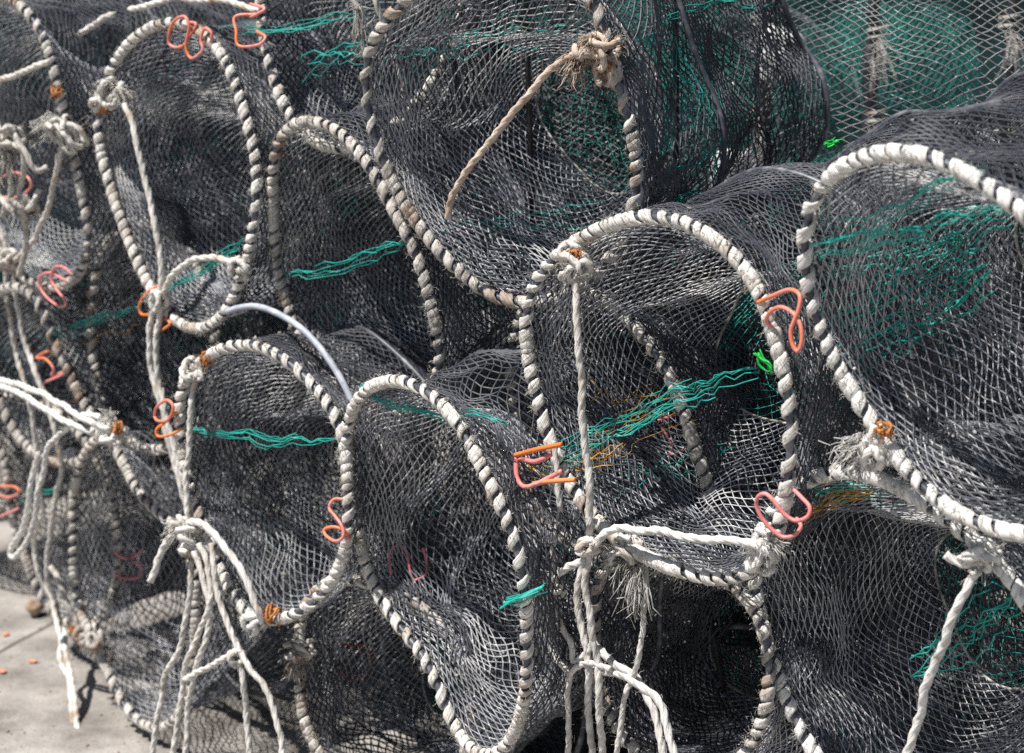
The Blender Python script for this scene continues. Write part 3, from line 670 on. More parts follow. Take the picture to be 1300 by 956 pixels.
RG = 'ropes tied to the trap rims'
def rope(label, cords, knots=(), tassels=(), mat='rope', r=0.0052, cat='rope', name='tie_rope', seed=0, bind=()):
    """cords: arrays of points; knots: (point, size); tassels: (point, direction, length, count, spread)"""
    rng = np.random.default_rng(900 + seed)
    allp = np.concatenate([np.asarray(c) for c in cords] + [np.asarray(k[0])[None] for k in knots] + [np.asarray(k[0])[None] for k in tassels])
    o = allp[np.argmin(allp[:, 2])]
    root = empty(name, o, label, cat, RG)
    for c in cords:
        m = MB(True); cord(m, c, r=r, rng=rng); m.build('cord', M[mat], root, o)
    for kk in knots:
        m = MB(True); knot(m, kk[0], kk[1], r=r * 0.95, rng=rng, turns=kk[2] if len(kk) > 2 else 5); m.build('knot', M[mat], root, o)
    for tt in tassels:
        m = MB(True); tassel(m, *tt, rng=rng); m.build('frayed_end', M[mat], root, o)
    for bb in bind:
        m = MB(); knot(m, bb[0], bb[1] * 0.8, r=0.0022, rng=rng, hairs=30); m.build('orange_binding', M['rust'], root, o)
    return root

def at(tr, x, y, off=0.02): return T[tr].plane(x, y, off)

# tan rope end across the top-centre trap
rope('stiff tan rope end slanting across the top centre trap mouth from a knot',
     [W('H4', [(768, 62, .02), (745, 66, .03), (722, 74, .04), (695, 92, .05), (665, 126, .055), (635, 163, .06), (610, 196, .06), (588, 226, .06), (574, 252, .06), (569, 278, .06)])],
     [(at('H4', 768, 60, .012), 0.026, 7), (at('H4', 770, 92, .008), 0.018, 4), (at('H4', 742, 66, .025), 0.016, 5)],
     [(at('H4', 733, 72, .03), (-.4, -.3, -1), .035, 60, .5), (at('H4', 752, 50, .02), (-.6, -.3, .3), .025, 40, .6)], mat='ropetan', r=0.0056, seed=1, bind=[(at('H4', 770, 80, .014), 0.012)])
# long rope down the mouth of the right-centre trap
rope('long white rope hanging straight down the right-centre trap mouth',
     [W('H5', [(731, 345, .02), (733, 400, .03), (737, 470, .035), (742, 550, .035), (747, 620, .04), (749, 665, .04), (750, 695, .045)]),
      W('H5', [(746, 690, .045), (736, 735, .05), (737, 780, .05), (746, 830, .05), (748, 880, .05), (752, 960, .04)]),
      W('H5', [(752, 690, .055), (745, 735, .062), (750, 790, .062), (757, 840, .06), (762, 880, .06), (764, 960, .05)])],
     [(at('H5', 731, 343, .02), 0.022, 7), (at('H5', 724, 318, .012), 0.018, 5), (at('H5', 750, 697, .05), 0.017, 6)], mat='rope', r=0.0056, seed=2,
     bind=[(at('H5', 730, 326, .02), 0.013)])
rope('white tie line stretched almost level along the lower rim of the right-centre trap',
     [W('H5', [(980, 694, .015), (940, 688, .03), (890, 683, .035), (840, 676, .035), (800, 671, .035), (770, 676, .04), (755, 690, .05), (740, 712, .05), (718, 722, .05), (703, 738, .05)])],
     [(at('H5', 972, 692, .012), 0.026, 7), (at('H5', 968, 712, .01), 0.020, 6)], [(at('H5', 975, 690, .02), (.6, -.5, .3), .03, 50, .7)], mat='ropeclean', r=0.0060, seed=3)
rope('thin white rope below the orange rod clip, forking into two loops',
     [W('H5', [(704, 560, .02), (708, 620, .03), (711, 650, .03), (704, 690, .04), (703, 735, .045)]),
      W('H5', [(703, 745, .045), (692, 775, .05), (692, 805, .05), (708, 835, .05), (722, 858, .05), (722, 900, .05), (718, 985, .05)]),
      W('H5', [(705, 745, .05), (712, 790, .055), (722, 815, .055), (727, 838, .055), (745, 828, .055), (752, 815, .05)]),
      W('H5', [(722, 862, .055), (732, 848, .06), (752, 842, .06), (775, 850, .055)])],
     [(at('H5', 703, 742, .048), 0.016, 6)], mat='rope', r=0.0046, seed=4)
rope('frayed white tassel and limp cord hanging under the lower rim of the right-centre trap',
     [W('J', [(818, 712, .05), (821, 750, .06), (819, 790, .06), (812, 830, .06), (802, 862, .05), (790, 905, .05), (776, 985, .05)]),
      W('J', [(762, 690, .05), (785, 700, .05), (810, 702, .05)])],
     [(at('J', 800, 700, .06), 0.024, 6), (at('J', 782, 706, .06), 0.018, 5)],
     [(at('J', 812, 708, .06), (-.15, -.2, -1), .066, 70, .22), (at('J', 790, 706, .06), (-.5, -.2, -.6), .04, 40, .5)], mat='rope', r=0.0044, seed=5)
rope('pale rope pieces crossing low beneath the long hanging rope',
     [W('J', [(752, 815, .03), (770, 832, .05), (790, 848, .05), (808, 862, .04), (830, 905, .05), (846, 985, .05)]),
      W('J', [(745, 850, .05), (768, 852, .05), (790, 856, .05), (812, 872, .05), (838, 900, .05), (866, 985, .05)])], mat='ropeclean', r=0.0062, seed=6)
# oval trap
rope('white rope hanging inside the oval trap, below it falling as a pair',
     [W('H2', [(158, 132, .02), (168, 160, .03), (176, 195, .03), (188, 245, .03), (200, 300, .03), (205, 345, .03), (203, 372, .03)]),
      W('H2', [(208, 372, .03), (218, 350, .04), (236, 335, .04), (262, 328, .035), (288, 331, .025), (304, 338, .015)]),
      W('H2', [(196, 388, .03), (190, 425, .035), (192, 470, .035), (201, 505, .035), (209, 530, .035), (217, 570, .03), (228, 610, .03), (240, 650, .02)]),
      W('H2', [(203, 388, .035), (199, 430, .04), (200, 475, .04), (206, 505, .04), (216, 545, .04), (226, 585, .04), (238, 620, .04)])],
     [(at('H2', 142, 116, .015), 0.030, 7), (at('H2', 128, 128, .012), 0.018, 5), (at('H2', 200, 380, .032), 0.022, 6), (at('H2', 306, 342, .012), 0.022, 6)],
     [(at('H2', 150, 118, .02), (.8, -.3, .35), .035, 60, .6), (at('H2', 138, 108, .02), (-.2, -.4, .8), .03, 40, .6), (at('H2', 300, 335, .02), (-.4, -.4, .6), .02, 30, .6)], r=0.0062, seed=7,
     bind=[(at('H2', 132, 138, .015), 0.016)])
# pale pipe trap
rope('white rope from the top left shoulder of the pale pipe trap, strands falling below',
     [W('H8', [(249, 478, .02), (243, 520, .03), (239, 570, .03), (237, 620, .03), (240, 668, .03)]),
      W('H8', [(240, 690, .04), (243, 740, .045), (236, 790, .05), (222, 835, .05), (205, 880, .05), (190, 985, .06)]),
      W('H8', [(246, 700, .05), (258, 740, .055), (267, 775, .055), (262, 815, .055), (250, 850, .055), (240, 900, .05), (232, 985, .06)]),
      W('H8', [(252, 690, .05), (264, 720, .055), (265, 770, .06), (250, 810, .06), (235, 850, .06), (228, 905, .05), (215, 985, .06)])],
     [(at('H8', 247, 472, .018), 0.022, 6), (at('H8', 241, 676, .035), 0.026, 7), (at('H8', 244, 700, .04), 0.018, 6)],
     [(at('H8', 232, 668, .03), (-.8, -.3, .1), .04, 50, .5)], r=0.0055, seed=8, bind=[(at('H8', 262, 456, .008), 0.015)])
rope('curved rope arching right from a frayed knot to an orange binding',
     [W('H8', [(222, 672, .03), (245, 665, .045), (268, 674, .05), (288, 698, .05), (304, 725, .05), (318, 752, .04), (328, 776, .03), (332, 790, .015)])],
     [(at('H8', 322, 789, .015), 0.020, 6)], [(at('H8', 322, 792, .02), (.1, -.4, -.9), .02, 30, .5)], r=0.0066, mat='ropeclean', seed=9, bind=[(at('H8', 347, 780, .014), 0.022)])
rope('short rope stub hanging left of the frayed knot at lower left',
     [W('H8', [(226, 674, .035), (212, 686, .045), (202, 705, .05), (196, 725, .05), (191, 738, .05)])], r=0.0066, seed=10, mat='ropeclean')
rope('long loose cord running down to a small knot near the bottom left',
     [W('H8', [(268, 690, .05), (271, 720, .06), (276, 750, .06), (288, 785, .06), (300, 820, .06), (318, 850, .06), (335, 868, .05), (350, 905, .04), (362, 985, .05)]),
      W('H8', [(235, 862, .06), (262, 848, .06), (285, 836, .06), (298, 828, .06)]),
      W('H8', [(302, 838, .06), (308, 860, .06), (312, 900, .05), (318, 985, .05)])],
     [(at('H8', 300, 832, .062), 0.014, 5)], r=0.0056, seed=11)
# far left ropes
rope('rope hanging from a shaggy knot on the left edge trap, ending in another knot',
     [W('H1', [(80, 182, .02), (74, 210, .03), (66, 245, .03), (54, 280, .03), (38, 310, .03), (18, 332, .03)]),
      W('H1', [(-14, 270, .03), (0, 295, .03), (8, 318, .03), (12, 334, .03)])],
     [(at('H1', 86, 170, .015), 0.036, 7), (at('H1', 14, 334, .03), 0.024, 6)],
     [(at('H1', 74, 155, .02), (-.8, -.2, .2), .06, 60, .4)], r=0.0058, seed=12, bind=[(at('H1', 73, 116, .012), 0.016)])
rope('pair of long limp ropes falling from the left edge knot down to the concrete',
     [W('H1', [(9, 338, .03), (8, 366, .04), (15, 411, .05), (21, 448, .05), (30, 484, .06), (39, 520, .06), (46, 570, .06), (50, 613, .06), (54, 641, .06), (46, 674, .06), (44, 701, .06), (53, 738, .06), (66, 765, .05), (75, 804, .12), (78, 838, .2), (88, 870, .28), (92, 915, .38), (99, 985, .55)]),
      W('H1', [(18, 345, .03), (22, 387, .05), (32, 436, .05), (48, 478, .06), (64, 523, .06), (73, 557, .06), (77, 592, .06), (73, 628, .06), (65, 665, .06), (60, 701, .06), (63, 744, .05), (76, 786, .04), (83, 816, .14), (91, 862, .26), (97, 915, .38), (108, 985, .55)])],
     r=0.0060, seed=13)
rope('thick pair of ropes running across the left edge to a tangled orange binding',
     [W('D', [(-10, 480, .26), (30, 490, .27), (70, 508, .27), (105, 530, .26), (140, 547, .2)]),
      W('D', [(-10, 486, .27), (25, 500, .28), (60, 520, .28), (95, 540, .27), (130, 553, .2)])],
     [(at('D', 142, 550, .19), 0.024, 6), (at('D', 130, 540, .2), 0.018, 5)], [(at('D', 140, 530, .2), (.1, -.3, 1), .03, 40, .5)], r=0.0064, seed=14, mat='ropeclean', bind=[(at('D', 148, 543, .2), 0.016)])
rope('slack rope sagging in a loop below the tangled binding at the left',
     [W('D', [(128, 530, .21), (106, 527, .24), (88, 540, .24), (70, 558, .24), (58, 580, .24), (50, 620, .24), (44, 656, .24), (32, 690, .24), (18, 708, .24), (13, 698, .24), (26, 675, .24), (36, 640, .24), (42, 600, .24), (48, 575, .24)])], r=0.0062, seed=15, mat='ropeclean')
rope('short rope tied to an orange-stained knot at the lower left trap foot',
     [W('D', [(64, 720, .06), (76, 740, .06), (86, 765, .05), (95, 785, .03), (100, 798, .02)])],
     [(at('D', 108, 806, .01), 0.026, 7), (at('D', 124, 816, .01), 0.020, 6)], [(at('D', 118, 806, .02), (.5, -.5, -.3), .03, 50, .8)], r=0.0060, seed=16, mat='ropedirty', bind=[(at('D', 96, 800, .02), 0.018)])
rope('blurred tangle of old rope against the left picture edge', [W('C', [(-6, 150, .1), (8, 190, .12), (14, 235, .12), (4, 275, .12)]), W('C', [(18, 170, .12), (30, 200, .14), (26, 250, .12), (34, 300, .1), (24, 350, .1)]),
      W('C', [(6, 180, .12), (28, 188, .14), (44, 215, .14), (60, 212, .1)]), W('C', [(-4, 245, .12), (18, 268, .14), (38, 262, .14), (50, 240, .1)])],
     [(at('C', 14, 180, .12), 0.03), (at('C', 34, 262, .12), 0.026)], [(at('C', 12, 190, .13), (-.2, -.3, -1), .07, 40, .5)], mat='ropedirty', r=0.006, seed=31)
rope('ragged rope knot on the rim in the dark gap under the pale pipe trap', [W('I', [(380, 800, .012), (384, 815, .02), (381, 830, .02)])], [(at('I', 382, 826, .015), 0.026)], [(at('I', 374, 836, .02), (-.3, -.3, -1), .03, 40, .7)], mat='ropedirty', seed=33)
# lower right trap
rope('rope with a cut stub tied on the lower right trap rim',
     [W('H7', [(1240, 718, .02), (1228, 745, .04), (1213, 775, .05), (1198, 815, .05), (1184, 850, .05), (1172, 880, .05), (1160, 930, .05), (1142, 990, .05)]),
      W('H7', [(1248, 712, .025), (1228, 716, .035), (1212, 712, .04), (1200, 704, .045)])],
     [(at('H7', 1246, 708, .015), 0.024, 7)], r=0.0062, seed=17, mat='ropeclean')
rope('shredded white rope tuft on the lower left rim of the nearest trap',
     [W('H6', [(1112, 540, .01), (1106, 556, .02), (1112, 574, .02), (1130, 588, .012)])],
     [(at('H6', 1112, 568, .012), 0.024, 6)],
     [(at('H6', 1098, 565, .02), (-.6, -.4, .4), .055, 60, .5), (at('H6', 1100, 572, .02), (-.5, -.4, -.4), .04, 50, .6)], r=0.0060, seed=18, mat='ropeclean', bind=[(at('H6', 1122, 548, .012), 0.014)])
rope('hank of unravelled white strands hanging into the picture at top centre',
     [W('H4', [(440, -30, -.15), (448, 0, -.15), (458, 20, -.15), (462, 30, -.15)]), W('H4', [(470, -30, -.15), (478, 0, -.15), (492, 42, -.16), (505, 80, -.17), (513, 127, -.17)])],
     [], [(at('H4', 455, 8, -.14), (.05, 0, -1), .06, 30, .15)], r=0.0050, seed=19)
rope('pale rope draped over the nets in the top left corner',
     [W('H1', [(-8, 105, .03), (20, 95, .04), (45, 85, .04), (62, 78, .02)]), W('H2', [(100, 44, -.12), (122, 30, -.12), (146, 18, -.13)]),
      W('H2', [(165, 12, -.08), (212, 1, -.07), (255, -1, -.06), (292, 3, -.06), (330, 14, -.06)])], r=0.0062, seed=20)

# ------------------------------------------------------------------ bent plastic-coated wire clips
CG = 'bent wire clips on the trap rims'
def clip(label, trap, paths, mat, r=0.0029):
    """paths: pixel points (x, y, off)"""
    Ps = [smooth_path(W(trap, p), 0.003) for p in paths]
    A = np.concatenate(Ps); o = A[np.argmin(A[:, 2])]
    if len(Ps) == 1:
        m = MB(); tubes(m, Ps[0][None], r, 10)
        c = m.build('wire_clip', M[mat], None, o); c.location = o; return tag(c, label, 'wire clip', CG)
    root = empty('wire_clip', o, label, 'wire clip', CG)
    mats = mat if isinstance(mat, (list, tuple)) else [mat] * len(Ps)
    for P, mm in zip(Ps, mats):
        m = MB(); tubes(m, P[None], r, 10); m.build('wire', M[mm], root, o)
    return root

def z(pts, o1=.02, o2=.03):
    n = len(pts)
    if o1 == 'net': return [(p[0], p[1], 'net') for p in pts]
    return [(p[0], p[1], o1 + (o2 - o1) * math.sin(PI * i / (n - 1))) for i, p in enumerate(pts)]

clip('pink wire twisted in two open loops on top of the oval trap rim', 'H2',
     [z([(266, 58), (269, 43), (260, 36), (255, 51), (257, 64), (243, 74), (236, 59), (240, 34), (234, 21), (221, 27), (214, 46), (217, 58), (231, 59), (241, 46), (249, 31), (240, 28)], .012, .034)], 'coral')
clip('salmon wire bent square on the rope left of top centre', 'F',
     [z([(318, 5), (336, 11), (326, 18), (318, 22)], .03, .05), z([(329, 18), (299, 21), (300, 40), (303, 58), (328, 57), (337, 47), (326, 40)], .03, .05)], 'coral')
clip('salmon wire loop cut by the left picture edge', 'H1', [z([(-8, 234), (2, 226), (18, 219), (35, 225), (39, 238), (22, 250), (0, 250), (-10, 248)], .03, .05)], 'coral')
clip('dusty pink wire loops on the bottom rim of the left edge trap', 'H1',
     [z([(94, 352), (82, 340), (70, 339), (65, 354), (73, 369), (84, 384), (76, 389), (60, 378), (50, 363), (51, 351), (64, 346), (76, 352), (88, 358)], .015, .04)], 'pink')
clip('orange wire hook around the lower left rim of the oval trap', 'H2',
     [z([(202, 362), (186, 372), (177, 387), (180, 399), (194, 398), (209, 390)], .015, .035), z([(206, 402), (216, 410), (209, 417), (200, 420)], .015, .03)], 'orange')
clip('pink wire bent like an open figure three behind the paired ropes at left', 'B',
     [z([(78, 444), (61, 446), (46, 454), (58, 456), (68, 468), (66, 477), (88, 469)], .05, .08), z([(55, 486), (72, 479), (90, 470)], .05, .07)], ['coral', 'pink'])
clip('orange and pink wire curls on the left rim of the pale pipe trap', 'H8',
     [z([(196, 530), (199, 517), (212, 508), (220, 517), (213, 533), (200, 534), (196, 528)], .03, .05), z([(224, 522), (210, 536), (199, 545), (201, 554), (216, 552), (231, 544)], .02, .05)], ['coral', 'orange'])
clip('salmon S-shaped wire where two rims meet below the centre', 'H8',
     [z([(436, 634), (424, 634), (418, 645), (426, 656), (434, 668), (436, 681), (426, 687), (414, 680), (412, 672), (424, 669), (438, 674), (444, 685)], .012, .045)], 'coral')
clip('faded pink wire loops seen through the netting of the bottom centre trap', 'H9',
     [z([(497, 729), (494, 707), (499, 695), (510, 693), (517, 704), (519, 717), (522, 730), (526, 738)], 'net'), z([(537, 696), (541, 710), (542, 723), (538, 732), (526, 737)], 'net')], 'rustpink', r=0.0024)
clip('faint pink wire bent in a zigzag inside the lower left trap', 'D',
     [z([(145, 700), (155, 708), (170, 707), (182, 697)], 'net'), z([(145, 728), (158, 734), (176, 733), (179, 720), (170, 713)], 'net')], 'rustpink')
clip('orange rod and pink loop clasping the left rim of the right-centre trap', 'H5',
     [z([(654, 578), (680, 571), (713, 564)], .09, .10), z([(656, 576), (655, 590), (657, 608), (666, 618), (682, 614), (696, 607), (713, 598)], .085, .11), z([(677, 614), (700, 611), (730, 609)], .095, .105), z([(655, 582), (664, 583), (678, 586), (690, 582), (700, 576)], .08, .1)], ['orange', 'pink', 'orange', 'pink'], r=0.0038)
clip('orange wire loop on the right rim of the right-centre trap, its free end faded pink', 'H5',
     [z([(962, 384), (980, 376), (1000, 368), (1012, 371), (1016, 380), (1013, 396), (1008, 408), (1004, 420), (1006, 437), (1013, 446), (1018, 432), (1016, 412), (1007, 398), (992, 390), (979, 395), (973, 406), (980, 416)], .012, .045)], 'coral', r=0.003)
clip('pink wire loops hanging where the right-centre and lower right rims touch', 'H5',
     [z([(1008, 622), (1018, 632), (1028, 644), (1025, 656), (1010, 661), (995, 652), (983, 637), (972, 627), (963, 630), (960, 640), (965, 654), (973, 665), (982, 674), (995, 682), (1009, 679), (1017, 668), (1011, 658)], .012, .05)], 'pink', r=0.003)
clip('dull red wire seen deep inside the right-centre trap through its netting', 'H5',
     [z([(835, 534), (856, 527), (878, 523)], 'net'), z([(838, 539), (847, 554), (853, 566), (850, 577), (868, 571), (891, 561)], 'net')], 'rustpink', r=0.0024)
clip('coral wire on the dark rim at the lower left picture edge', 'E',
     [z([(-4, 617), (18, 618), (24, 625), (12, 631), (-4, 628)], .03, .05), z([(-4, 657), (14, 650), (24, 645)], .03, .04)], 'coral')
clip('dark red wire frame in the shadow under the pale pipe trap', 'I', [z([(432, 818), (466, 823), (470, 853), (455, 862), (436, 858), (434, 840)], 'net')], 'rustdark', r=0.0022)

# small coloured plastic scraps caught on the nets
def scrap(label, tr, pts, mat, r=0.0016, off=0.0, name='plastic_scrap', cat='plastic scrap', n=4):
    rng = np.random.default_rng(len(label)); m = MB(); P0 = W(tr, [(p[0], p[1], off) for p in pts])
    for k in range(n):
        P = smooth_path(P0 + rng.normal(size=P0.shape) * 0.003 + rng.normal(size=3) * 0.0035, 0.004)
        tubes(m, P[None], r * rng.uniform(0.6, 1.3) * np.linspace(1.2, 0.6, len(P))[None], 5)
    tubes(m, smooth_path(P0, 0.004)[None], r * 1.8, 6)
    o = P0.mean(0); x = m.build(name, M[mat], None, o); x.location = o
    return tag(x, label, cat, 'plastic scraps caught in the nets')
scrap('bright green plastic tie caught inside the right rim of the right-centre trap', 'H5', [(962, 449), (968, 457), (976, 462), (981, 470)], 'green', off=-0.02)
scrap('green plastic shred on top of the grey netting hump at upper right', 'H4', [(1048, 185), (1056, 182), (1065, 179)], 'green', off=-0.35)
scrap('brush of teal plastic bristles beside the bottom centre trap rim', 'H9', [(640, 766), (655, 762), (672, 754), (688, 746)], 'teal', off=0.03)

# ------------------------------------------------------------------ setting
def ground():
    m = MB(); k = 60
    gx = np.linspace(-1, 1, k); gx = np.sign(gx) * np.abs(gx)**3 * 150
    X, Y = np.meshgrid(gx, gx + 5, indexing='ij')
    Z = 0.004 * np.sin(X * 2.1 + 0.5) * np.sin(Y * 1.7) * (np.hypot(X, Y - 5) < 8)
    idx = np.arange(k * k).reshape(k, k)
    q = np.stack([idx[:-1, :-1], idx[1:, :-1], idx[1:, 1:], idx[:-1, 1:]], -1).reshape(-1, 4)
    m.add(np.stack([X, Y, Z], -1), q)
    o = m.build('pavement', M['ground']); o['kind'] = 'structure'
ground()

def gp(px, py, zz=0.0):
    r = ray(px, py); return CAM + r * ((zz - CAM[2]) / r[..., 2:3])

def pebble(px, py, size, label, mat='stone', name='stone', cat='stone', flat=0.6, seed=0, group=None):
    rng = np.random.default_rng(seed); c = gp(px, py)
    k, l = 14, 9
    a, b = np.meshgrid(np.arange(k) / k * 2 * PI, np.linspace(-PI / 2, PI / 2, l), indexing='ij')
    V = np.stack([np.cos(a) * np.cos(b), np.sin(a) * np.cos(b), np.sin(b) * flat], -1)
    V = V * (1 + 0.22 * Noise3(0.8, 2.0, rng=rng)(V)[..., :1]) * size
    V[..., 2] -= V[..., 2].min() + size * 0.06
    idx = np.arange(k * l).reshape(k, l); nx = np.roll(idx, -1, 0)
    q = np.stack([idx[:, :-1], nx[:, :-1], nx[:, 1:], idx[:, 1:]], -1).reshape(-1, 4)
    m = MB(); m.add(V, q); o = m.build(name, M[mat]); o.location = Vector(c)
    return tag(o, label, cat, group)
pebble(45, 780, 0.026, 'brown stone on the concrete beside the lowest rim', seed=1)
SCR = 'salmon scraps on the concrete'
pebble(7, 806, 0.008, 'pale salmon scrap on the concrete at the left edge', 'petal', 'scrap', 'scrap', 0.3, 2, SCR)
pebble(42, 840, 0.009, 'reddish scrap on the concrete in front of the stone', 'petal', 'scrap', 'scrap', 0.3, 3, SCR)
pebble(4, 853, 0.009, 'orange scrap on the concrete low at the left edge', 'petal', 'scrap', 'scrap', 0.3, 4, SCR)
pebble(80, 816, 0.007, 'tiny orange scrap under the limp ropes', 'petal', 'scrap', 'scrap', 0.3, 5, SCR)

def grit():
    rng = np.random.default_rng(88); n = 900
    P = gp(rng.uniform(-60, 420, n), rng.uniform(690, 990, n))
    o8 = np.array([[1, 0, 0], [0, 1, 0], [-1, 0, 0], [0, -1, 0], [0, 0, .7], [0, 0, -.7]], float)
    sz = 0.0011 + 0.0042 * rng.random((n, 1, 1))**5
    P[:, 2] = 0.004 * np.sin(P[:, 0] * 2.1 + 0.5) * np.sin(P[:, 1] * 1.7) + sz[:, 0, 0] * 0.4
    V = (P[:, None] + sz * rng.uniform(.6, 1.5, (n, 1, 3)) * (o8[None] + rng.normal(size=(n, 6, 3)) * .25)).reshape(-1, 3)
    t = np.array([[0, 1, 4], [1, 2, 4], [2, 3, 4], [3, 0, 4], [1, 0, 5], [2, 1, 5], [3, 2, 5], [0, 3, 5]])
    m = MB(); m.add(V, None, (t[None] + (np.arange(n) * 6)[:, None, None]).reshape(-1, 3))
    o = m.build('grit', M['stone'], smooth=False); tag(o, 'brown grit scattered over the concrete', 'grit', None, 'stuff')
grit()

def tarp(name, x0, x1, y, z1, mat, label, cat, seed):
    rng = np.random.default_rng(seed); nx, nz_ = 60, 40
    X, Zg = np.meshgrid(np.linspace(x0, x1, nx), np.linspace(0.01, z1, nz_), indexing='ij')
    P = np.stack([X, np.full_like(X, y), Zg], -1)
    d = Noise3(0.3, 1.2, rng=rng)(P * np.array([1, 1, .35]))
    P[..., 1] += 0.05 * d[..., 0]
    idx = np.arange(nx * nz_).reshape(nx, nz_)
    q = np.stack([idx[:-1, :-1], idx[1:, :-1], idx[1:, 1:], idx[:-1, 1:]], -1).reshape(-1, 4)
    Q = P + np.array([0, 0.012, 0])
    m = MB(); m.add(P, q); m.add(Q, q[:, ::-1])
    o = m.build(name, M[mat], None, (0.5 * (x0 + x1), y, 0)); o.location = (0.5 * (x0 + x1), y, 0)
    return tag(o, label, cat)
tarp('tarpaulin', -4.0, 4.5, 6.9, 2.2, 'tarp', 'dark teal tarpaulin hung behind all the traps, plainest at upper right', 'tarpaulin', 3)

def hung_net(A, B, drop, Nu, rows, r, mat, label, seed, fold=0.03, name='hanging_net'):
    rng = np.random.default_rng(seed); nz = Noise3(0.22, 0.8, rng=rng); n2 = Noise3(0.08, 0.25, rng=rng)
    A = np.array(A, float); B = np.array(B, float); drop = np.array(drop, float)
    def S(u, v):
        p = A + (B - A) * u[..., None] + drop * v[..., None]
        return p + nz(p) * np.array([0.016, fold, 0.012]) + n2(p) * 0.004
    m = MB(); j = np.arange(rows + 1); kn = []
    for sg in (1, -1):
        u = (np.arange(-rows // 2, Nu + rows // 2)[:, None] + sg * 0.5 * j[None]) / Nu
        v = np.broadcast_to(j[None] / rows, u.shape)
        P = S(u, v); P = P + rng.normal(size=P.shape) * 0.0011
        for row_u, row_p in zip(u, P):
            ok = np.where((row_u >= 0) & (row_u <= 1))[0]
            if len(ok) > 3:
                tubes(m, row_p[ok[0]:ok[-1] + 1][None], r * rng.uniform(0.85, 1.2), 4)
                if sg == 1: kn.append(row_p[ok])
    K = np.concatenate(kn); o8 = np.array([[1, 0, 0], [0, 1, 0], [-1, 0, 0], [0, -1, 0], [0, 0, 1], [0, 0, -1]], float)
    V = (K[:, None] + r * rng.uniform(1.4, 2.4, (len(K), 1, 1)) * o8[None]).reshape(-1, 3)
    t = np.array([[0, 1, 4], [1, 2, 4], [2, 3, 4], [3, 0, 4], [1, 0, 5], [2, 1, 5], [3, 2, 5], [0, 3, 5]])
    m.add(V, None, (t[None] + (np.arange(len(K)) * 6)[:, None, None]).reshape(-1, 3))
    o = (A + B) / 2; x = m.build(name, M[mat], None, o); x.location = o
    tag(x, label, 'net', 'nets hung behind the pile')
hung_net((0.10, 3.84, 1.95), (2.1, 3.62, 2.05), (0, -0.22, -1.0), 80, 140, 0.00095, 'netmid', 'grey diamond net hanging at upper right, in front of the dark posts', 61, fold=0.018)
hung_net((0.25, 4.95, 1.75), (1.12, 5.0, 1.78), (0.06, -0.1, -0.9), 60, 84, 0.0012, 'netteal', 'thin crumpled teal net hanging behind the grey one at upper right', 62, fold=0.045)

def post(label, px, Y, r, seed):
    rng = np.random.default_rng(seed); c = ray(px, 100); x = CAM[0] + c[0] * (Y - CAM[1]) / c[1]
    zz = np.linspace(0, 2.1, 40); P = np.stack([x + 0.012 * np.sin(zz * 2 + seed), Y + 0 * zz, zz], 1)
    m = MB(); tubes(m, P[None], (r * (1 + 0.14 * rng.normal(size=40)))[None], 10)
    o = np.array([x, Y, 0]); root = empty('post', o, label, 'post', 'posts behind the hanging net'); m.build('stake', M['rod'], root, o)
    for k in range(3):
        m2 = MB(True); h = 1.0 + 0.22 * k + 0.05 * rng.random(); a = np.linspace(0, 2 * PI * 2.3, 50)
        tubes(m2, np.stack([x + (r + .004) * np.cos(a), Y + (r + .004) * np.sin(a), h + a * 0.003], 1)[None], 0.004, 6)
        tassel(m2, np.array([x, Y - r - .004, h]), (0.1, -.5, -1), 0.09, 18, .3, r=0.0012, rng=rng)
        m2.build('lashing', M['ropedirty'], root, o)
post('dark post with pale lashings behind the hanging net, right of the teal netting', 1112, 4.7, 0.018, 2)
post('dark post with pale lashings nearest the top right corner', 1277, 4.5, 0.016, 4)
post('dark post with pale lashings just right of the top centre trap', 965, 4.6, 0.015, 5)

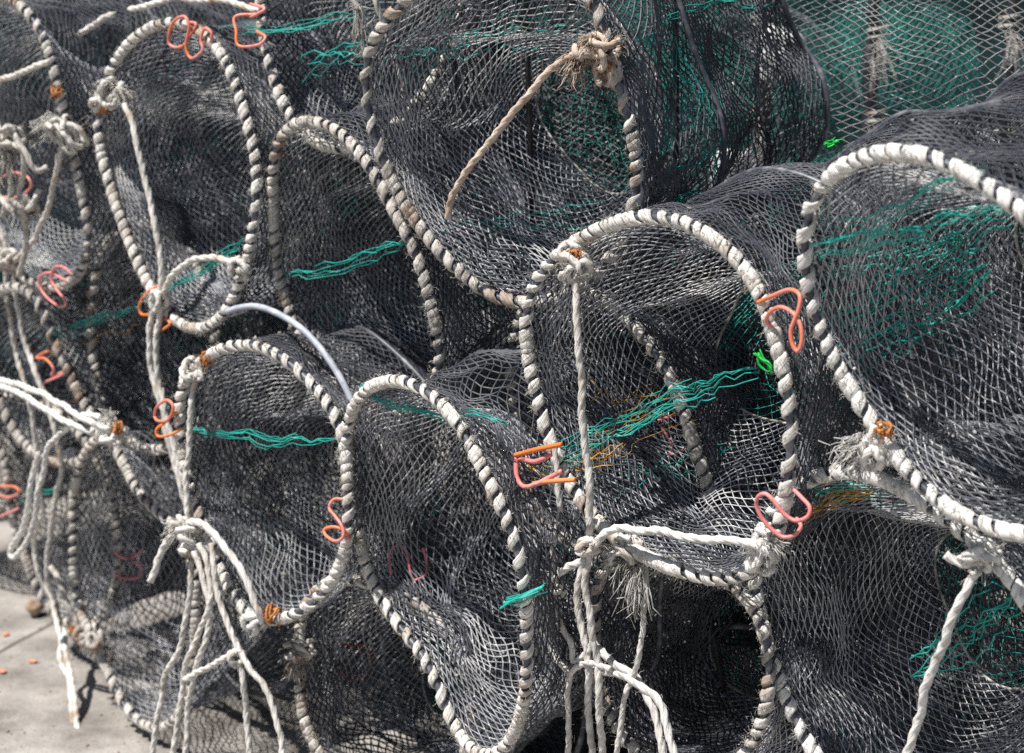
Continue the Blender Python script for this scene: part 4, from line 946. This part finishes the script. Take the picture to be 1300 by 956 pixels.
def sack(label, x, y, zc, s, seed):
    rng = np.random.default_rng(seed); k, l = 28, 18
    a, b = np.meshgrid(np.arange(k) / k * 2 * PI, np.linspace(-PI / 2, PI / 2, l), indexing='ij')
    V = np.stack([np.cos(a) * np.cos(b)**0.7, 0.6 * np.sin(a) * np.cos(b)**0.7, np.sin(b) * 1.2], -1)
    V = V * (1 + 0.13 * Noise3(0.3, 0.9, rng=rng)(V)[..., :1]) * s
    idx = np.arange(k * l).reshape(k, l); nx = np.roll(idx, -1, 0)
    q = np.stack([idx[:, :-1], nx[:, :-1], nx[:, 1:], idx[:, 1:]], -1).reshape(-1, 4)
    m = MB(); m.add(V, q); o = m.build('woven_sack', M['bag']); o.location = (x, y, zc)
    return tag(o, label, 'sack', 'pale sacks behind the traps')
def sack_at(label, px, py, Y, size, seed):
    c = ray(px, py); p = CAM + c * (Y / c[1]); sack(label, p[0], p[1], p[2], size, seed)
sack_at('pale crumpled sack behind the hanging net near the top edge', 990, 70, 4.35, 0.05, 4)
sack_at('pale sack behind the hanging net, lower than the other', 930, 228, 4.3, 0.05, 5)

# ------------------------------------------------------------------ light, sky, camera
SUN_AZ, SUN_EL = -116.0, 64.0                     # direction the sun stands in: azimuth from +Y toward +X, elevation
az, el = R_(SUN_AZ), R_(SUN_EL)
sd = Vector((math.sin(az) * math.cos(el), math.cos(az) * math.cos(el), math.sin(el)))
su = bpy.data.lights.new('sun', 'SUN'); su.energy = 5.0; su.angle = R_(0.5); su.color = (1.0, 0.955, 0.895)
so = bpy.data.objects.new('sun', su); COL.objects.link(so); so.rotation_euler = (-sd).to_track_quat('-Z', 'Y').to_euler()
w = bpy.data.worlds.new('World'); sc.world = w; w.use_nodes = True
nt = w.node_tree; bg = nt.nodes['Background']
sky = nt.nodes.new('ShaderNodeTexSky'); sky.sky_type = 'NISHITA'; sky.sun_disc = False
sky.sun_elevation = el; sky.sun_rotation = az
nt.links.new(sky.outputs['Color'], bg.inputs['Color']); bg.inputs['Strength'].default_value = 0.05

cd = bpy.data.cameras.new('camera'); cd.lens = LENS; cd.sensor_width = 36; cd.clip_end = 500; cd.clip_start = 0.05
cd.dof.use_dof = True; cd.dof.focus_distance = 3.1; cd.dof.aperture_fstop = 4.0; cd.dof.aperture_blades = 7
co = bpy.data.objects.new('camera', cd); COL.objects.link(co); co.location = Vector(CAM); co.rotation_euler = (math.radians(90) - PITCH, 0, 0)
sc.camera = co
sc.view_settings.view_transform = 'Standard'; sc.view_settings.look = 'None'; sc.view_settings.gamma = 1; sc.view_settings.exposure = 0.5
sc.cycles.max_bounces = 6
sc.cycles.use_denoising = False
